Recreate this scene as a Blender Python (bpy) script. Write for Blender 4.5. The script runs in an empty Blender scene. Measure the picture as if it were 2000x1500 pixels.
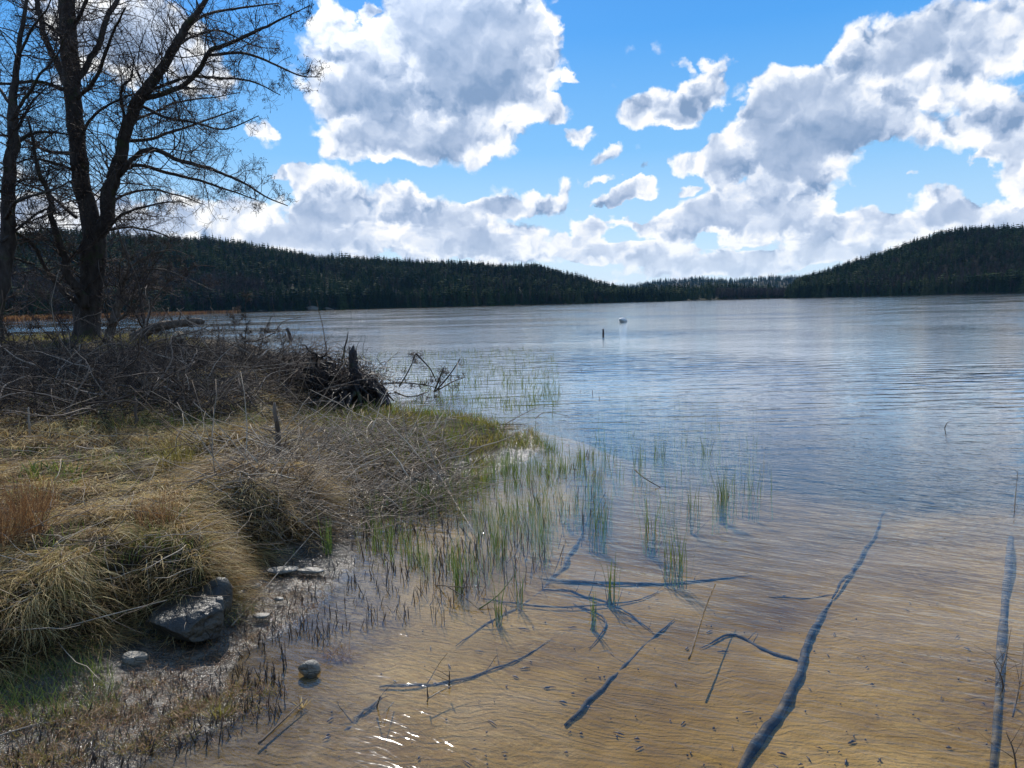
import bpy, math, random
import numpy as np
from mathutils import Vector, Matrix
random.seed(7); RNG = np.random.default_rng(11)
scene = bpy.context.scene
COL = scene.collection

# ------------------------------------------------------------------ camera
F = 1500.0; W0, H0 = 2000, 1500
CAM = np.array([0.0, 0.0, 1.75])
PITCH = math.radians(6.0); ROLL = math.radians(1.43)
_f = np.array([0, math.cos(PITCH), -math.sin(PITCH)])
_r0 = np.array([1.0, 0, 0]); _u0 = np.array([0, math.sin(PITCH), math.cos(PITCH)])
_r = _r0*math.cos(ROLL) - _u0*math.sin(ROLL)
_u = _u0*math.cos(ROLL) + _r0*math.sin(ROLL)
cam_d = bpy.data.cameras.new('camera'); cam = bpy.data.objects.new('camera', cam_d); COL.objects.link(cam)
cam_d.sensor_width = 36; cam_d.lens = 36*F/W0; cam_d.clip_start = 0.05; cam_d.clip_end = 20000
m = Matrix.Identity(4)
for i in range(3):
    m[i][0] = _r[i]; m[i][1] = _u[i]; m[i][2] = -_f[i]; m[i][3] = CAM[i]
cam.matrix_world = m; scene.camera = cam

def ray(px, py):
    d = _f + _r*((px-1000)/F) + _u*((750-py)/F)
    return d/np.linalg.norm(d)
def azv(px, py):
    d = ray(px, py); return math.atan2(d[0], d[1]), d[2]/math.hypot(d[0], d[1])
def G(px, py, z=0.0):            # where a line of sight meets the level z
    d = ray(px, py); t = (z-CAM[2])/d[2]; return CAM + d*t
def D(px, py, y):                # the point of a line of sight y metres ahead
    d = ray(px, py); return CAM + d*(y/d[1])
def proj(P):
    q = np.asarray(P)-CAM; w = q@_f
    w = np.where(w > 0.01, w, 0.01)
    return 1000+F*(q@_r)/w, 750-F*(q@_u)/w

# ------------------------------------------------------------------ render, sun, exposure
SUN_AZ = math.radians(-13.0); SUN_EL = math.radians(38.0)
sun_dir = Vector((math.sin(SUN_AZ)*math.cos(SUN_EL), math.cos(SUN_AZ)*math.cos(SUN_EL), math.sin(SUN_EL)))
sd = bpy.data.lights.new('sun', 'SUN'); sd.energy = 5.0; sd.angle = math.radians(0.53); sd.color = (1.0, 0.95, 0.87)
sun = bpy.data.objects.new('sun', sd); COL.objects.link(sun)
sun.rotation_euler = sun_dir.to_track_quat('Z', 'Y').to_euler(); sun.location = (0, 0, 60)
vs = scene.view_settings
scene.display_settings.display_device = 'sRGB'
vs.view_transform = 'Standard'; vs.look = 'None'; vs.exposure = 0.2; vs.gamma = 1.0; vs.use_curve_mapping = False
scene.render.engine = 'CYCLES'
cy = scene.cycles
cy.use_denoising = True; cy.max_bounces = 6; cy.diffuse_bounces = 2; cy.glossy_bounces = 3; cy.transmission_bounces = 4
cy.transparent_max_bounces = 12; cy.volume_bounces = 0; cy.caustics_reflective = False; cy.caustics_refractive = False
cy.use_adaptive_sampling = True; cy.adaptive_threshold = 0.012
cy.sample_clamp_indirect = 6.0

# ------------------------------------------------------------------ node helper
class N:
    def __init__(s, tree): s.t = tree; s.n = tree.nodes; s.l = tree.links
    def link(s, a, b): s.l.new(a, b)
    def _in(s, sock, v):
        if v is None: return
        if isinstance(v, bpy.types.NodeSocket): s.l.new(v, sock)
        else: sock.default_value = v
    def math(s, op, a, b=None, c=None, clamp=False):
        n = s.n.new('ShaderNodeMath'); n.operation = op; n.use_clamp = clamp
        for i, v in enumerate((a, b, c)): s._in(n.inputs[i], v)
        return n.outputs[0]
    def vec(s, op, a, b=None, c=None, out=0):
        n = s.n.new('ShaderNodeVectorMath'); n.operation = op
        for i, v in enumerate((a, b, c)):
            if v is not None: s._in(n.inputs[i], v)
        return n.outputs[out]
    def comb(s, x=0, y=0, z=0):
        n = s.n.new('ShaderNodeCombineXYZ')
        for i, v in enumerate((x, y, z)): s._in(n.inputs[i], v)
        return n.outputs[0]
    def sep(s, v):
        n = s.n.new('ShaderNodeSeparateXYZ'); s.l.new(v, n.inputs[0]); return n.outputs
    def ss(s, v, a, b, lo=0.0, hi=1.0):
        n = s.n.new('ShaderNodeMapRange'); n.interpolation_type = 'SMOOTHSTEP'
        for i, q in enumerate((v, a, b, lo, hi)): s._in(n.inputs[i], q)
        return n.outputs[0]
    def lin(s, v, a, b, lo=0.0, hi=1.0):
        n = s.n.new('ShaderNodeMapRange')
        for i, q in enumerate((v, a, b, lo, hi)): s._in(n.inputs[i], q)
        return n.outputs[0]
    def noise(s, vec=None, scale=5, detail=4, rough=0.5, dist=0.0, dim='3D', color=False):
        n = s.n.new('ShaderNodeTexNoise'); n.noise_dimensions = dim
        if vec is not None: s.l.new(vec, n.inputs['Vector'])
        s._in(n.inputs['Scale'], scale); s._in(n.inputs['Detail'], detail); s._in(n.inputs['Roughness'], rough); s._in(n.inputs['Distortion'], dist)
        return n.outputs['Color' if color else 'Fac']
    def voro(s, vec, scale=5, feature='SMOOTH_F1', smooth=0.5, detail=0, rough=0.5, dim='3D', out='Distance', rand=1.0):
        n = s.n.new('ShaderNodeTexVoronoi'); n.voronoi_dimensions = dim; n.feature = feature
        s.l.new(vec, n.inputs['Vector']); s._in(n.inputs['Scale'], scale); s._in(n.inputs['Detail'], detail); s._in(n.inputs['Roughness'], rough)
        if feature == 'SMOOTH_F1': s._in(n.inputs['Smoothness'], smooth)
        s._in(n.inputs['Randomness'], rand)
        return n.outputs[out]
    def mix(s, f, a, b, mode='MIX'):
        n = s.n.new('ShaderNodeMix'); n.data_type = 'RGBA'; n.blend_type = mode
        s._in(n.inputs[0], f); s._in(n.inputs[6], a); s._in(n.inputs[7], b)
        return n.outputs[2]
    def mixf(s, f, a, b):
        n = s.n.new('ShaderNodeMix'); n.data_type = 'FLOAT'
        s._in(n.inputs[0], f); s._in(n.inputs[2], a); s._in(n.inputs[3], b)
        return n.outputs[0]
    def ramp(s, f, stops):
        n = s.n.new('ShaderNodeValToRGB'); s.l.new(f, n.inputs[0]); e = n.color_ramp.elements
        while len(e) < len(stops): e.new(0.5)
        for i, (p, c) in enumerate(stops): e[i].position = p; e[i].color = (*c, 1) if len(c) == 3 else c
        return n.outputs[0]
    def bump(s, h, dist=0.01, strength=1.0, normal=None):
        n = s.n.new('ShaderNodeBump'); s._in(n.inputs['Strength'], strength); s._in(n.inputs['Distance'], dist); s.l.new(h, n.inputs['Height'])
        if normal is not None: s.l.new(normal, n.inputs['Normal'])
        return n.outputs[0]
    def attr(s, name, out='Fac'):
        n = s.n.new('ShaderNodeAttribute'); n.attribute_name = name; return n.outputs[out]
def C4(c): return (*c, 1.0)

# ------------------------------------------------------------------ sky with the clouds of the photograph
world = bpy.data.worlds.new('World'); scene.world = world; world.use_nodes = True
wt = world.node_tree; wt.nodes.clear(); w = N(wt)
world.cycles.sampling_method = 'MANUAL'; world.cycles.sample_map_resolution = 512
sky = wt.nodes.new('ShaderNodeTexSky'); sky.sky_type = 'NISHITA'; sky.sun_disc = False
sky.sun_elevation = SUN_EL; sky.sun_rotation = SUN_AZ; sky.altitude = 100; sky.air_density = 1.0; sky.dust_density = 0.3; sky.ozone_density = 3.0
tc = wt.nodes.new('ShaderNodeTexCoord'); dirv = w.vec('NORMALIZE', tc.outputs['Generated'])
dx, dy, dz = w.sep(dirv)
az = w.math('ARCTAN2', dx, dy)
hz = w.math('SQRT', w.math('ADD', w.math('MULTIPLY', dx, dx), w.math('MULTIPLY', dy, dy)))
el = w.math('DIVIDE', dz, w.math('MAXIMUM', hz, 0.05))
el = w.math('MINIMUM', el, 6.0)
p0 = w.comb(az, el, 0.0)
# edges: two sizes of warp
n1 = w.noise(p0, 7.0, 3, 0.5, dim='2D', color=True)
n2 = w.noise(p0, 28.0, 4, 0.6, dim='2D', color=True)
p1 = w.vec('MULTIPLY_ADD', w.vec('SUBTRACT', n1, (0.5, 0.5, 0.5)), (0.085, 0.06, 0), p0)
p1 = w.vec('MULTIPLY_ADD', w.vec('SUBTRACT', n2, (0.5, 0.5, 0.5)), (0.035, 0.03, 0), p1)
# (px, py, half-width, half-height, weight)
CL = [(880,130,215,190,1.5),(900,10,190,150,1.4),(860,290,190,62,1.0),(690,205,125,85,1.0),(660,110,110,120,.95),(1050,215,52,38,.9),(740,285,150,55,.8),
 (985,130,110,110,.6),(620,20,60,60,.5),
 (640,385,80,70,.9),(600,350,50,35,.6),
 (300,95,190,105,1.0),(230,40,160,90,.9),(420,150,60,50,.5),(525,265,42,26,.9),(60,300,120,60,.5),(140,170,60,60,.4),
 (420,430,240,62,1.0),(560,480,240,40,.9),(650,440,110,45,.9),(740,415,80,55,.9),(795,390,34,32,.8),(860,425,110,42,.9),(960,415,70,30,.9),(1040,400,95,32,.9),(1095,370,34,34,.8),
 (1160,425,85,22,.8),(1140,465,58,48,1.0),(980,465,200,38,.9),(1060,500,120,28,.8),(800,480,230,34,.9),(180,430,180,60,.7),(20,420,150,60,.7),
 (1115,260,46,32,1.0),(1170,300,38,20,.9),(1312,336,58,26,.9),(1225,378,62,22,.85),(1290,212,98,52,1.1),(1400,180,62,56,1.1),(1345,235,60,28,.8),(1410,118,36,24,.5),(1350,122,22,14,.4),
 (1530,170,90,70,1.1),(1500,225,70,60,.9),(1590,265,130,120,1.3),(1490,320,160,85,1.2),(1400,330,60,70,.8),(1560,375,120,42,.7),(1680,190,140,120,1.0),(1740,80,130,90,.9),(1900,60,220,105,1.3),(1780,250,130,60,.8),(1960,225,120,95,1.1),(1850,170,130,40,.7),(1660,300,90,50,.5),
 (2000,345,75,52,1.0),(1990,285,90,40,.8),
 (1350,440,115,30,.9),(1450,425,150,48,1.2),(1560,440,100,45,1.0),(1660,465,130,26,.8),(1700,440,90,34,.9),(1810,400,80,52,1.1),(1890,415,120,42,1.1),(1990,410,110,34,.9),
 (1290,492,70,32,.9),(1450,505,170,30,.8),(1600,495,150,24,.7),(1380,525,160,16,.6),(1240,520,90,20,.5),(1750,480,160,20,.6),
 (1530,5,60,16,.5),(1225,378,50,22,.6),(1180,345,24,14,.8),(1330,385,30,13,.8),(1260,430,40,14,.8),(1195,480,60,18,.7),(1090,140,18,12,.7),(1240,345,22,10,.7),(700,20,26,26,.9),(1330,460,50,16,.7),(1905,300,26,16,.6),(1755,335,16,10,.7),(560,345,26,14,.7),
 # outside the frame the same kind of sky goes on
 (700,-190,210,95,1.0),(950,-290,200,60,1.2),(150,-260,260,130,1.0),(1850,-210,240,110,1.2),(1000,-900,500,150,.9),(2400,-330,300,160,1.1),(1750,-900,420,150,.9),(300,-700,380,160,.9)]
dens = None; vert = None
for (px, py, rx, ry, wt_) in CL:
    if py > -200:
        a0, e0 = azv(px, py); a1, _ = azv(px+rx, py); _, e1 = azv(px, py-ry)
        sx = 1/abs(a1-a0); sy = 1/abs(e1-e0)
    else:
        a0 = (px-1000)/1500.; e0 = (592-py)/1500.; sx = 1500./rx; sy = 1500./ry
    q = w.vec('MULTIPLY_ADD', p1, (sx, sy, 0), (-a0*sx, -e0*sy, 0))
    d2 = w.vec('DOT_PRODUCT', q, q, out=1)
    t = w.math('SUBTRACT', 1.0, d2, clamp=True)
    dens = w.math('MULTIPLY_ADD', t, wt_, dens if dens is not None else 0.0)
    qy = w.vec('DOT_PRODUCT', q, (0, -wt_, 0), out=1)               # shaded flat bases, bright tops
    vert = w.math('MULTIPLY_ADD', t, qy, vert if vert is not None else 0.0)
# scattered clouds elsewhere
far_ = w.math('MAXIMUM', w.ss(w.math('ABSOLUTE', az), 0.72, 0.95), w.ss(el, 0.9, 1.3))
oth = w.math('MULTIPLY', w.ss(w.noise(w.comb(az, w.math('LOGARITHM', w.math('ADD', w.math('MAXIMUM', el, 0), 0.2), 2.718)), 2.6, 3, 0.5, dim='2D'), 0.5, 0.62), 1.6)
dens = w.math('MULTIPLY_ADD', oth, far_, dens)
# low rows of small far clouds
low = w.math('MULTIPLY', w.ss(el, 0.005, 0.03), w.ss(el, 0.15, 0.09))
lown = w.ss(w.noise(w.vec('MULTIPLY', p0, (1.0, 3.2, 1)), 10.0, 4, 0.55, dim='2D'), 0.42, 0.66)
dens = w.math('MULTIPLY_ADD', w.math('MULTIPLY', low, lown), 0.75, dens)
def billow(vec, sc):
    v = w.voro(vec, sc, 'SMOOTH_F1', 0.35, 3.0, 0.55, dim='2D')
    return w.math('SUBTRACT', 1.0, v)
pw = w.vec('MULTIPLY_ADD', w.vec('SUBTRACT', n2, (0.5, 0.5, 0.5)), (0.03, 0.03, 0), p0)
b1 = billow(pw, 17.0)
b2 = billow(w.vec('ADD', pw, (-0.004, 0.016, 0)), 17.0)
fine = w.noise(p0, 38.0, 6, 0.62, dim='2D')
f2 = w.noise(p0, 7.0, 3, 0.5, dim='2D')
dd = w.math('ADD', dens, w.math('MULTIPLY', w.math('SUBTRACT', b1, 0.54), 0.55))
dd = w.math('ADD', dd, w.math('MULTIPLY', w.math('SUBTRACT', fine, 0.5), 0.42))
edge = w.math('MULTIPLY', w.math('SUBTRACT', f2, 0.5), 0.5)
mask = w.ss(w.math('ADD', dd, edge), 0.03, 0.46)
hi_ = w.ss(el, 0.06, 0.24, 0.72, 1.0)
thick = w.ss(w.math('ADD', dens, w.math('MULTIPLY', w.math('SUBTRACT', f2, 0.5), 0.5)), 0.35, 1.7)
base_ = w.ss(w.math('ADD', w.math('DIVIDE', vert, w.math('MAXIMUM', dens, 0.3)), w.math('MULTIPLY', w.math('SUBTRACT', f2, 0.5), 0.45)), -0.5, 0.45)
relief = w.math('MULTIPLY', w.math('MULTIPLY', w.math('SUBTRACT', b1, b2), 1.9), w.math('SUBTRACT', 1.0, w.math('MULTIPLY', thick, .82)))
lit = w.math('SUBTRACT', w.math('ADD', 0.95, relief), w.math('MULTIPLY', w.math('MULTIPLY', thick, hi_), w.math('MULTIPLY_ADD', base_, 0.40, 0.46)))
lit = w.math('ADD', lit, w.math('MULTIPLY', w.math('SUBTRACT', fine, 0.5), 0.10))
lit = w.math('MAXIMUM', w.math('MINIMUM', lit, 1.15), 0.0)
ccol = w.ramp(w.math('MULTIPLY', lit, 0.87), [(0.0, (.22, .33, .52)), (0.30, (.42, .52, .70)), (0.55, (.66, .74, .88)), (0.8, (.87, .90, .95)), (1.0, (.99, 1.0, 1.0))])
# forward glow of the sun in air and cloud
cosg = w.vec('DOT_PRODUCT', dirv, tuple(sun_dir), out=1)
cg = w.math('MAXIMUM', cosg, 0.0)
g1 = w.math('MULTIPLY', w.math('POWER', cg, 34.0), 1.3)
g2 = w.math('MULTIPLY', w.math('POWER', cg, 260.0), 3.5)
glow = w.math('ADD', g1, g2)
cloud = w.vec('SCALE', ccol, None); cl_n = cloud.node; w._in(cl_n.inputs['Scale'], w.math('MULTIPLY', w.math('ADD', 1.0, glow), 9.3))
hsv = wt.nodes.new('ShaderNodeHueSaturation'); wt.links.new(sky.outputs[0], hsv.inputs['Color']); hsv.inputs['Saturation'].default_value = 1.25; hsv.inputs['Value'].default_value = 1.0
# clear air: pale low down, deep blue up
blue = w.ramp(w.ss(el, 0.0, 0.62), [(0.0, (.50, .72, .92)), (0.22, (.20, .50, .88)), (0.55, (.075, .35, .84)), (1.0, (.04, .25, .72))])
bs = w.vec('SCALE', blue, None); w._in(bs.node.inputs['Scale'], w.math('ADD', 9.8, w.math('MULTIPLY', glow, 4.0)))
clear = w.mix(0.85, hsv.outputs[0], bs)
skyc = w.mix(mask, clear, cloud)
# pale band of haze over the horizon
hzc = w.vec('SCALE', (0.80, 0.89, 0.98), None); hzc.node.inputs['Scale'].default_value = 9.4
skyc = w.mix(w.ss(el, 0.10, -0.01, 0.0, 0.66), skyc, hzc)
below = w.ss(el, -0.004, -0.012)
skyc = w.mix(below, skyc, (0.6, 0.8, 0.9, 1))
bg = wt.nodes.new('ShaderNodeBackground'); wt.links.new(skyc, bg.inputs[0]); bg.inputs[1].default_value = 0.1
wo = wt.nodes.new('ShaderNodeOutputWorld'); wt.links.new(bg.outputs[0], wo.inputs[0])

# ================================================================== helpers for meshes
def new_mesh(name, V, faces=None, quads=None, tris=None, attrs=None, smooth=False):
    me = bpy.data.meshes.new(name)
    V = np.asarray(V, dtype=np.float32)
    me.vertices.add(len(V)); me.vertices.foreach_set('co', V.ravel())
    idx = []; tot = []
    if quads is not None and len(quads): q = np.asarray(quads, dtype=np.int32); idx.append(q.ravel()); tot.append(np.full(len(q), 4, np.int32))
    if tris is not None and len(tris): q = np.asarray(tris, dtype=np.int32); idx.append(q.ravel()); tot.append(np.full(len(q), 3, np.int32))
    idx = np.concatenate(idx); tot = np.concatenate(tot)
    me.loops.add(len(idx)); me.loops.foreach_set('vertex_index', idx)
    me.polygons.add(len(tot)); st = np.concatenate([[0], np.cumsum(tot)[:-1]]).astype(np.int32)
    me.polygons.foreach_set('loop_start', st); me.polygons.foreach_set('loop_total', tot)
    if smooth: me.polygons.foreach_set('use_smooth', np.ones(len(tot), dtype=bool))
    me.update(calc_edges=True)
    for k, a in (attrs or {}).items():
        at = me.attributes.new(k, 'FLOAT', 'POINT'); at.data.foreach_set('value', np.asarray(a, dtype=np.float32).ravel())
    return me
def link(name, me, mat=None, parent=None, kind=None, label=None, cat=None, group=None, loc=None):
    o = bpy.data.objects.new(name, me); COL.objects.link(o)
    if mat is not None and me is not None and not me.materials: me.materials.append(mat)
    if parent is not None: o.parent = parent
    if kind: o['kind'] = kind
    if label: o['label'] = label
    if cat: o['category'] = cat
    if group: o['group'] = group
    if loc is not None: o.location = loc
    return o
def thing(name, label, cat, loc, group=None):
    o = bpy.data.objects.new(name, None); COL.objects.link(o); o.location = loc; o.empty_display_size = 0.1
    o['label'] = label; o['category'] = cat
    if group: o['group'] = group
    return o

class MB:                                # collects tubes and blades, gives one mesh
    def __init__(s): s.V = []; s.Q = []; s.T = []; s.R = []; s.n = 0
    def add(s, V, Q=None, T=None, R=0.5):
        V = np.asarray(V).reshape(-1, 3); s.V.append(V)
        if Q is not None and len(Q): s.Q.append(np.asarray(Q)+s.n)
        if T is not None and len(T): s.T.append(np.asarray(T)+s.n)
        s.R.append(np.broadcast_to(np.asarray(R, dtype=float), (len(V),)) if np.ndim(R) < 1 or len(np.atleast_1d(R)) == len(V) else np.full(len(V), .5)); s.n += len(V)
    def tubes(s, P, R, sides=4, rnd=None, rough=0.0):
        """P (K,N,3) paths, R (K,N) radii"""
        P = np.asarray(P, float); R = np.asarray(R, float); K, Np, _ = P.shape
        T = np.gradient(P, axis=1); T /= np.linalg.norm(T, axis=2, keepdims=True)+1e-9
        mean = P[:, -1]-P[:, 0]; mean /= np.linalg.norm(mean, axis=1, keepdims=True)+1e-9
        ref = np.where(np.abs(mean[:, 2:3]) > 0.8, np.array([[0.9, .1, 0.05]]), np.array([[.05, .1, 1.0]]))
        A = np.cross(T, ref[:, None, :]); A /= np.linalg.norm(A, axis=2, keepdims=True)+1e-9
        B = np.cross(T, A)
        th = np.linspace(0, 2*np.pi, sides, endpoint=False)
        rr = R[:, :, None]
        if rough: rr = rr*(1+rough*RNG.standard_normal((K, Np, sides)))
        ring = (A[:, :, None, :]*np.cos(th)[None, None, :, None] + B[:, :, None, :]*np.sin(th)[None, None, :, None])*np.broadcast_to(rr, (K, Np, sides))[..., None]
        V = (P[:, :, None, :]+ring).reshape(-1, 3)
        i = np.arange(Np-1)[:, None]; j = np.arange(sides)[None, :]; j2 = (j+1) % sides
        q = np.stack([i*sides+j, i*sides+j2, (i+1)*sides+j2, (i+1)*sides+j], -1).reshape(-1, 4)
        Q = (np.arange(K)[:, None, None]*(Np*sides)+q[None]).reshape(-1, 4)
        if sides == 4: capq = np.array([[3, 2, 1, 0], [(Np-1)*4, (Np-1)*4+1, (Np-1)*4+2, (Np-1)*4+3]]); Q = np.concatenate([Q, (np.arange(K)[:, None, None]*(Np*4)+capq[None]).reshape(-1, 4)])
        Tt = None
        if sides != 4:
            cap = np.array([[0, k+1, k] for k in range(1, sides-1)]+[[(Np-1)*sides, (Np-1)*sides+k, (Np-1)*sides+k+1] for k in range(1, sides-1)])
            Tt = (np.arange(K)[:, None, None]*(Np*sides)+cap[None]).reshape(-1, 3)
        rnd = RNG.random(K) if rnd is None else np.broadcast_to(rnd, (K,))
        s.V.append(V); s.Q.append(Q+s.n)
        if Tt is not None: s.T.append(Tt+s.n)
        s.R.append(np.repeat(rnd, Np*sides)); s.n += len(V)
    def blades(s, P, Wd, side, rnd=None):
        """flat tapering blades: P (K,N,3), width (K,), side vectors (K,3)"""
        P = np.asarray(P, float); K, Np, _ = P.shape
        tp = (1-np.linspace(0, 1, Np)**1.6)*0.97+0.03
        off = side[:, None, :]*(Wd[:, None]*tp[None, :]*0.5)[..., None]
        V = np.stack([P-off, P+off], 2).reshape(-1, 3)
        i = np.arange(Np-1); q = np.stack([2*i, 2*i+1, 2*i+3, 2*i+2], -1)
        Q = (np.arange(K)[:, None, None]*(2*Np)+q[None]).reshape(-1, 4)
        rnd = RNG.random(K) if rnd is None else np.broadcast_to(rnd, (K,))
        s.V.append(V); s.Q.append(Q+s.n); s.R.append(np.repeat(rnd, 2*Np)); s.n += len(V)
    def build(s, name, mat, smooth=False, **kw):
        V = np.concatenate(s.V)
        me = new_mesh(name, V, quads=np.concatenate(s.Q) if s.Q else None, tris=np.concatenate(s.T) if s.T else None, attrs={'rnd': np.concatenate(s.R)}, smooth=smooth)
        return link(name, me, mat, **kw)

def vnoise(x, y, seed=0):
    x = np.asarray(x, float); y = np.asarray(y, float)
    xi = np.floor(x).astype(np.int64); yi = np.floor(y).astype(np.int64); fx = x-xi; fy = y-yi
    fx = fx*fx*(3-2*fx); fy = fy*fy*(3-2*fy)
    def h(a, b):
        k = (a*374761393+b*668265263+seed*974634777) & 0x7fffffff
        k = ((k ^ (k >> 13))*1274126177) & 0x7fffffff
        return ((k ^ (k >> 16)) & 0xffff)/65535.0
    return (h(xi, yi)*(1-fx)+h(xi+1, yi)*fx)*(1-fy)+(h(xi, yi+1)*(1-fx)+h(xi+1, yi+1)*fx)*fy
def fbm(x, y, oct=4, seed=0, gain=0.5):
    a = 0; s = 0; g = 1
    for k in range(oct):
        a = a+g*vnoise(x*2**k+k*17.3, y*2**k-k*9.1, seed+k); s += g; g *= gain
    return a/s-0.5
def sdf(x, y, poly):                      # positive inside
    x = np.asarray(x, float); y = np.asarray(y, float)
    d = np.full(x.shape, 1e9); ins = np.zeros(x.shape, bool)
    n = len(poly)
    for i in range(n):
        ax, ay = poly[i]; bx, by = poly[(i+1) % n]
        ex, ey = bx-ax, by-ay; L = ex*ex+ey*ey+1e-12
        t = np.clip(((x-ax)*ex+(y-ay)*ey)/L, 0, 1)
        d = np.minimum(d, (x-ax-t*ex)**2+(y-ay-t*ey)**2)
        c = ((ay > y) != (by > y))
        xx = ax+(y-ay)*(bx-ax)/(by-ay+1e-12)
        ins ^= c & (x < xx)
    d = np.sqrt(d); return np.where(ins, d, -d)
def inpoly(x, y, poly): return sdf(x, y, poly) > 0
def smooth01(t): t = np.clip(t, 0, 1); return t*t*(3-2*t)

# ================================================================== the shore
def g2(px, py, z=0.0): p = G(px, py, z); return (p[0], p[1])
LAND = [g2(*p) for p in [(-300,1560),(100,1530),(257,1500),(300,1470),(373,1444),(467,1407),(504,1360),(452,1325),(475,1271),(583,1220),(640,1170),(690,1110),(690,1050),(720,1000),(800,975),(880,955),(960,925),(1040,895),(1065,870),(1040,848),(960,828),(860,810),(770,803),(700,803),(705,792),(765,775),(745,750)]]
LAND += [(-2.7,15.5),(-4.2,18),(-6.4,21),(-8.6,24),(-10.5,27),(-14,30),(-20,32),(-90,40),(-90,-60),(90,-60),(90,20),(30,11),(9,5.5),(4.2,3.2),(2.6,2.05),(1.2,1.5),(0,1.45),(-0.9,1.6)]
BANK = [g2(*p, .03) for p in [(-900,1500),(-200,1400),(0,1335),(130,1300),(215,1262),(270,1240),(330,1235),(410,1232),(465,1195),(462,1130),(520,1090),(590,1075),(640,1040),(640,970),(600,905),(560,860),(585,822),(660,800),(690,792)]]
BANK += [(-3.1,14.4),(-3.6,15.6),(-5.2,18),(-7.4,21),(-9.6,24),(-11.5,27),(-15,29),(-20,30),(-90,38),(-90,-1),(-9,0.6)]
HUM = []                                                    # tussocks: x, y, radius, height
for (px, py, z, r, a) in [(560,900,.55,.55,.20),(430,1085,.35,.38,.07),(330,900,.6,.6,.12),(250,1020,.45,.45,.10),(90,900,.6,.5,.15),(60,1100,.35,.4,.10),(150,1215,.2,.28,.10),(480,830,.6,.6,.10),(300,680,1.0,2.0,.12),(60,680,1.0,2.5,.15),(450,745,.6,1.5,.12),(200,760,.7,2.0,.12)]:
    p = G(px, py, z); HUM.append((p[0], p[1], r, a))
def height(x, y):
    x = np.asarray(x, float); y = np.asarray(y, float); r = np.hypot(x, y)
    sl = sdf(x, y, LAND) + 0.10*fbm(x*2.2, y*2.2, 3, 5)*np.clip(r/4, .6, 3)
    dep = np.maximum(-sl, 0)
    dep = dep+smooth01(dep/1.5)*np.maximum(y-3.2, 0)**1.4*.27*(1-.62*smooth01((x-.2)/2.6)*smooth01((9-y)/3))
    bed = -(0.012+0.050*dep+0.006*dep**2); bed = np.maximum(bed, -3.5)
    bed = bed + 0.012*fbm(x*0.9, y*0.9, 3, 9)*np.clip(dep*3, 0, 1)
    low = 0.012+.075*smooth01((sl-.15)/.5)*smooth01((y-5.8)/1.2)+0.06*smooth01(sl/0.9)+0.034*fbm(x*7, y*7, 4, 21)+0.03*fbm(x*2, y*2, 2, 8)-.008
    h = np.where(sl > 0, low*smooth01(sl/.15), bed)
    sb = sdf(x, y, BANK) + 0.16*fbm(x*2.6, y*2.6, 3, 3)*np.clip(r/5, .7, 2.5)
    bh = 0.29+0.040*np.clip(r-3.5, 0, 16.5)
    endk = smooth01((-x-1.6)/3.5+.0*y); bh = np.where(y > 5.5, bh*(.45+.55*endk), bh)*.92
    wd = np.clip(0.06*r, 0.16, 1.6)
    k = smooth01(sb/wd)
    top = bh*k + k*(0.10*fbm(x*1.7, y*1.7, 3, 31)+0.05*fbm(x*5, y*5, 3, 33))
    for (hx, hy, hr, ha) in HUM:
        top = top + ha*np.exp(-((x-hx)**2+(y-hy)**2)/(hr*hr))*smooth01(sb/.2+.3)
    h = h+top
    # right-hand sand bar under the shallow water
    return h
def near_grid(azs, rs):
    A, R = np.meshgrid(azs, rs); return R*np.sin(A), R*np.cos(A)
def grid_quads(nr, na, closed=False):
    i = np.arange(nr-1)[:, None]; j = np.arange(na if closed else na-1)[None, :]; j2 = (j+1) % na
    return np.stack([i*na+j, i*na+j2, (i+1)*na+j2, (i+1)*na+j], -1).reshape(-1, 4)
dg = math.radians
azs = np.concatenate([np.arange(dg(-40), dg(37), dg(.22)), np.linspace(dg(37), dg(320), 60, endpoint=False)])
rs = np.concatenate([[0.01, .3, .6, .9], np.geomspace(1.2, 45, 430), np.geomspace(50, 4200, 36)])
X, Y = near_grid(azs, rs)
R_ = np.hypot(X, Y)
Z = height(X, Y)
Z = np.where(R_ > 1150, 2.0, Z)
ground_me = new_mesh('ground', np.stack([X, Y, Z], -1).reshape(-1, 3), quads=grid_quads(len(rs), len(azs), True)[:, ::-1], smooth=True)

# ---- ground material: sand bed, wet mud, earth
def mat(name):
    m = bpy.data.materials.new(name); m.use_nodes = True; t = m.node_tree; b = t.nodes['Principled BSDF']; return m, N(t), b
def P(b, **k):
    for n, v in k.items():
        s = b.inputs[n.replace('_', ' ')]
        if isinstance(v, bpy.types.NodeSocket): s.id_data.links.new(v, s)
        else: s.default_value = v
M = {}
m_, n_, b_ = mat('shore_ground'); M['ground'] = m_
geo = n_.n.new('ShaderNodeNewGeometry'); pos = geo.outputs['Position']; gx, gy, gz = n_.sep(pos)
gn = n_.noise(pos, 1.1, 5, 0.6); gn2 = n_.noise(pos, 9.0, 5, 0.65); gf = n_.noise(pos, 60.0, 4, 0.6)
rip_v = n_.vec('MULTIPLY_ADD', n_.noise(pos, 1.3, 3, 0.5, color=True), (0.5, 0.5, 0), pos)
wv = n_.n.new('ShaderNodeTexWave'); wv.wave_type = 'BANDS'; wv.bands_direction = 'DIAGONAL'; n_.l.new(n_.vec('MULTIPLY', rip_v, (0.55, 1.6, 0)), wv.inputs['Vector'])
wv.inputs['Scale'].default_value = 6.5; wv.inputs['Distortion'].default_value = 8.0; wv.inputs['Detail'].default_value = 3; wv.inputs['Detail Scale'].default_value = 1.6
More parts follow.
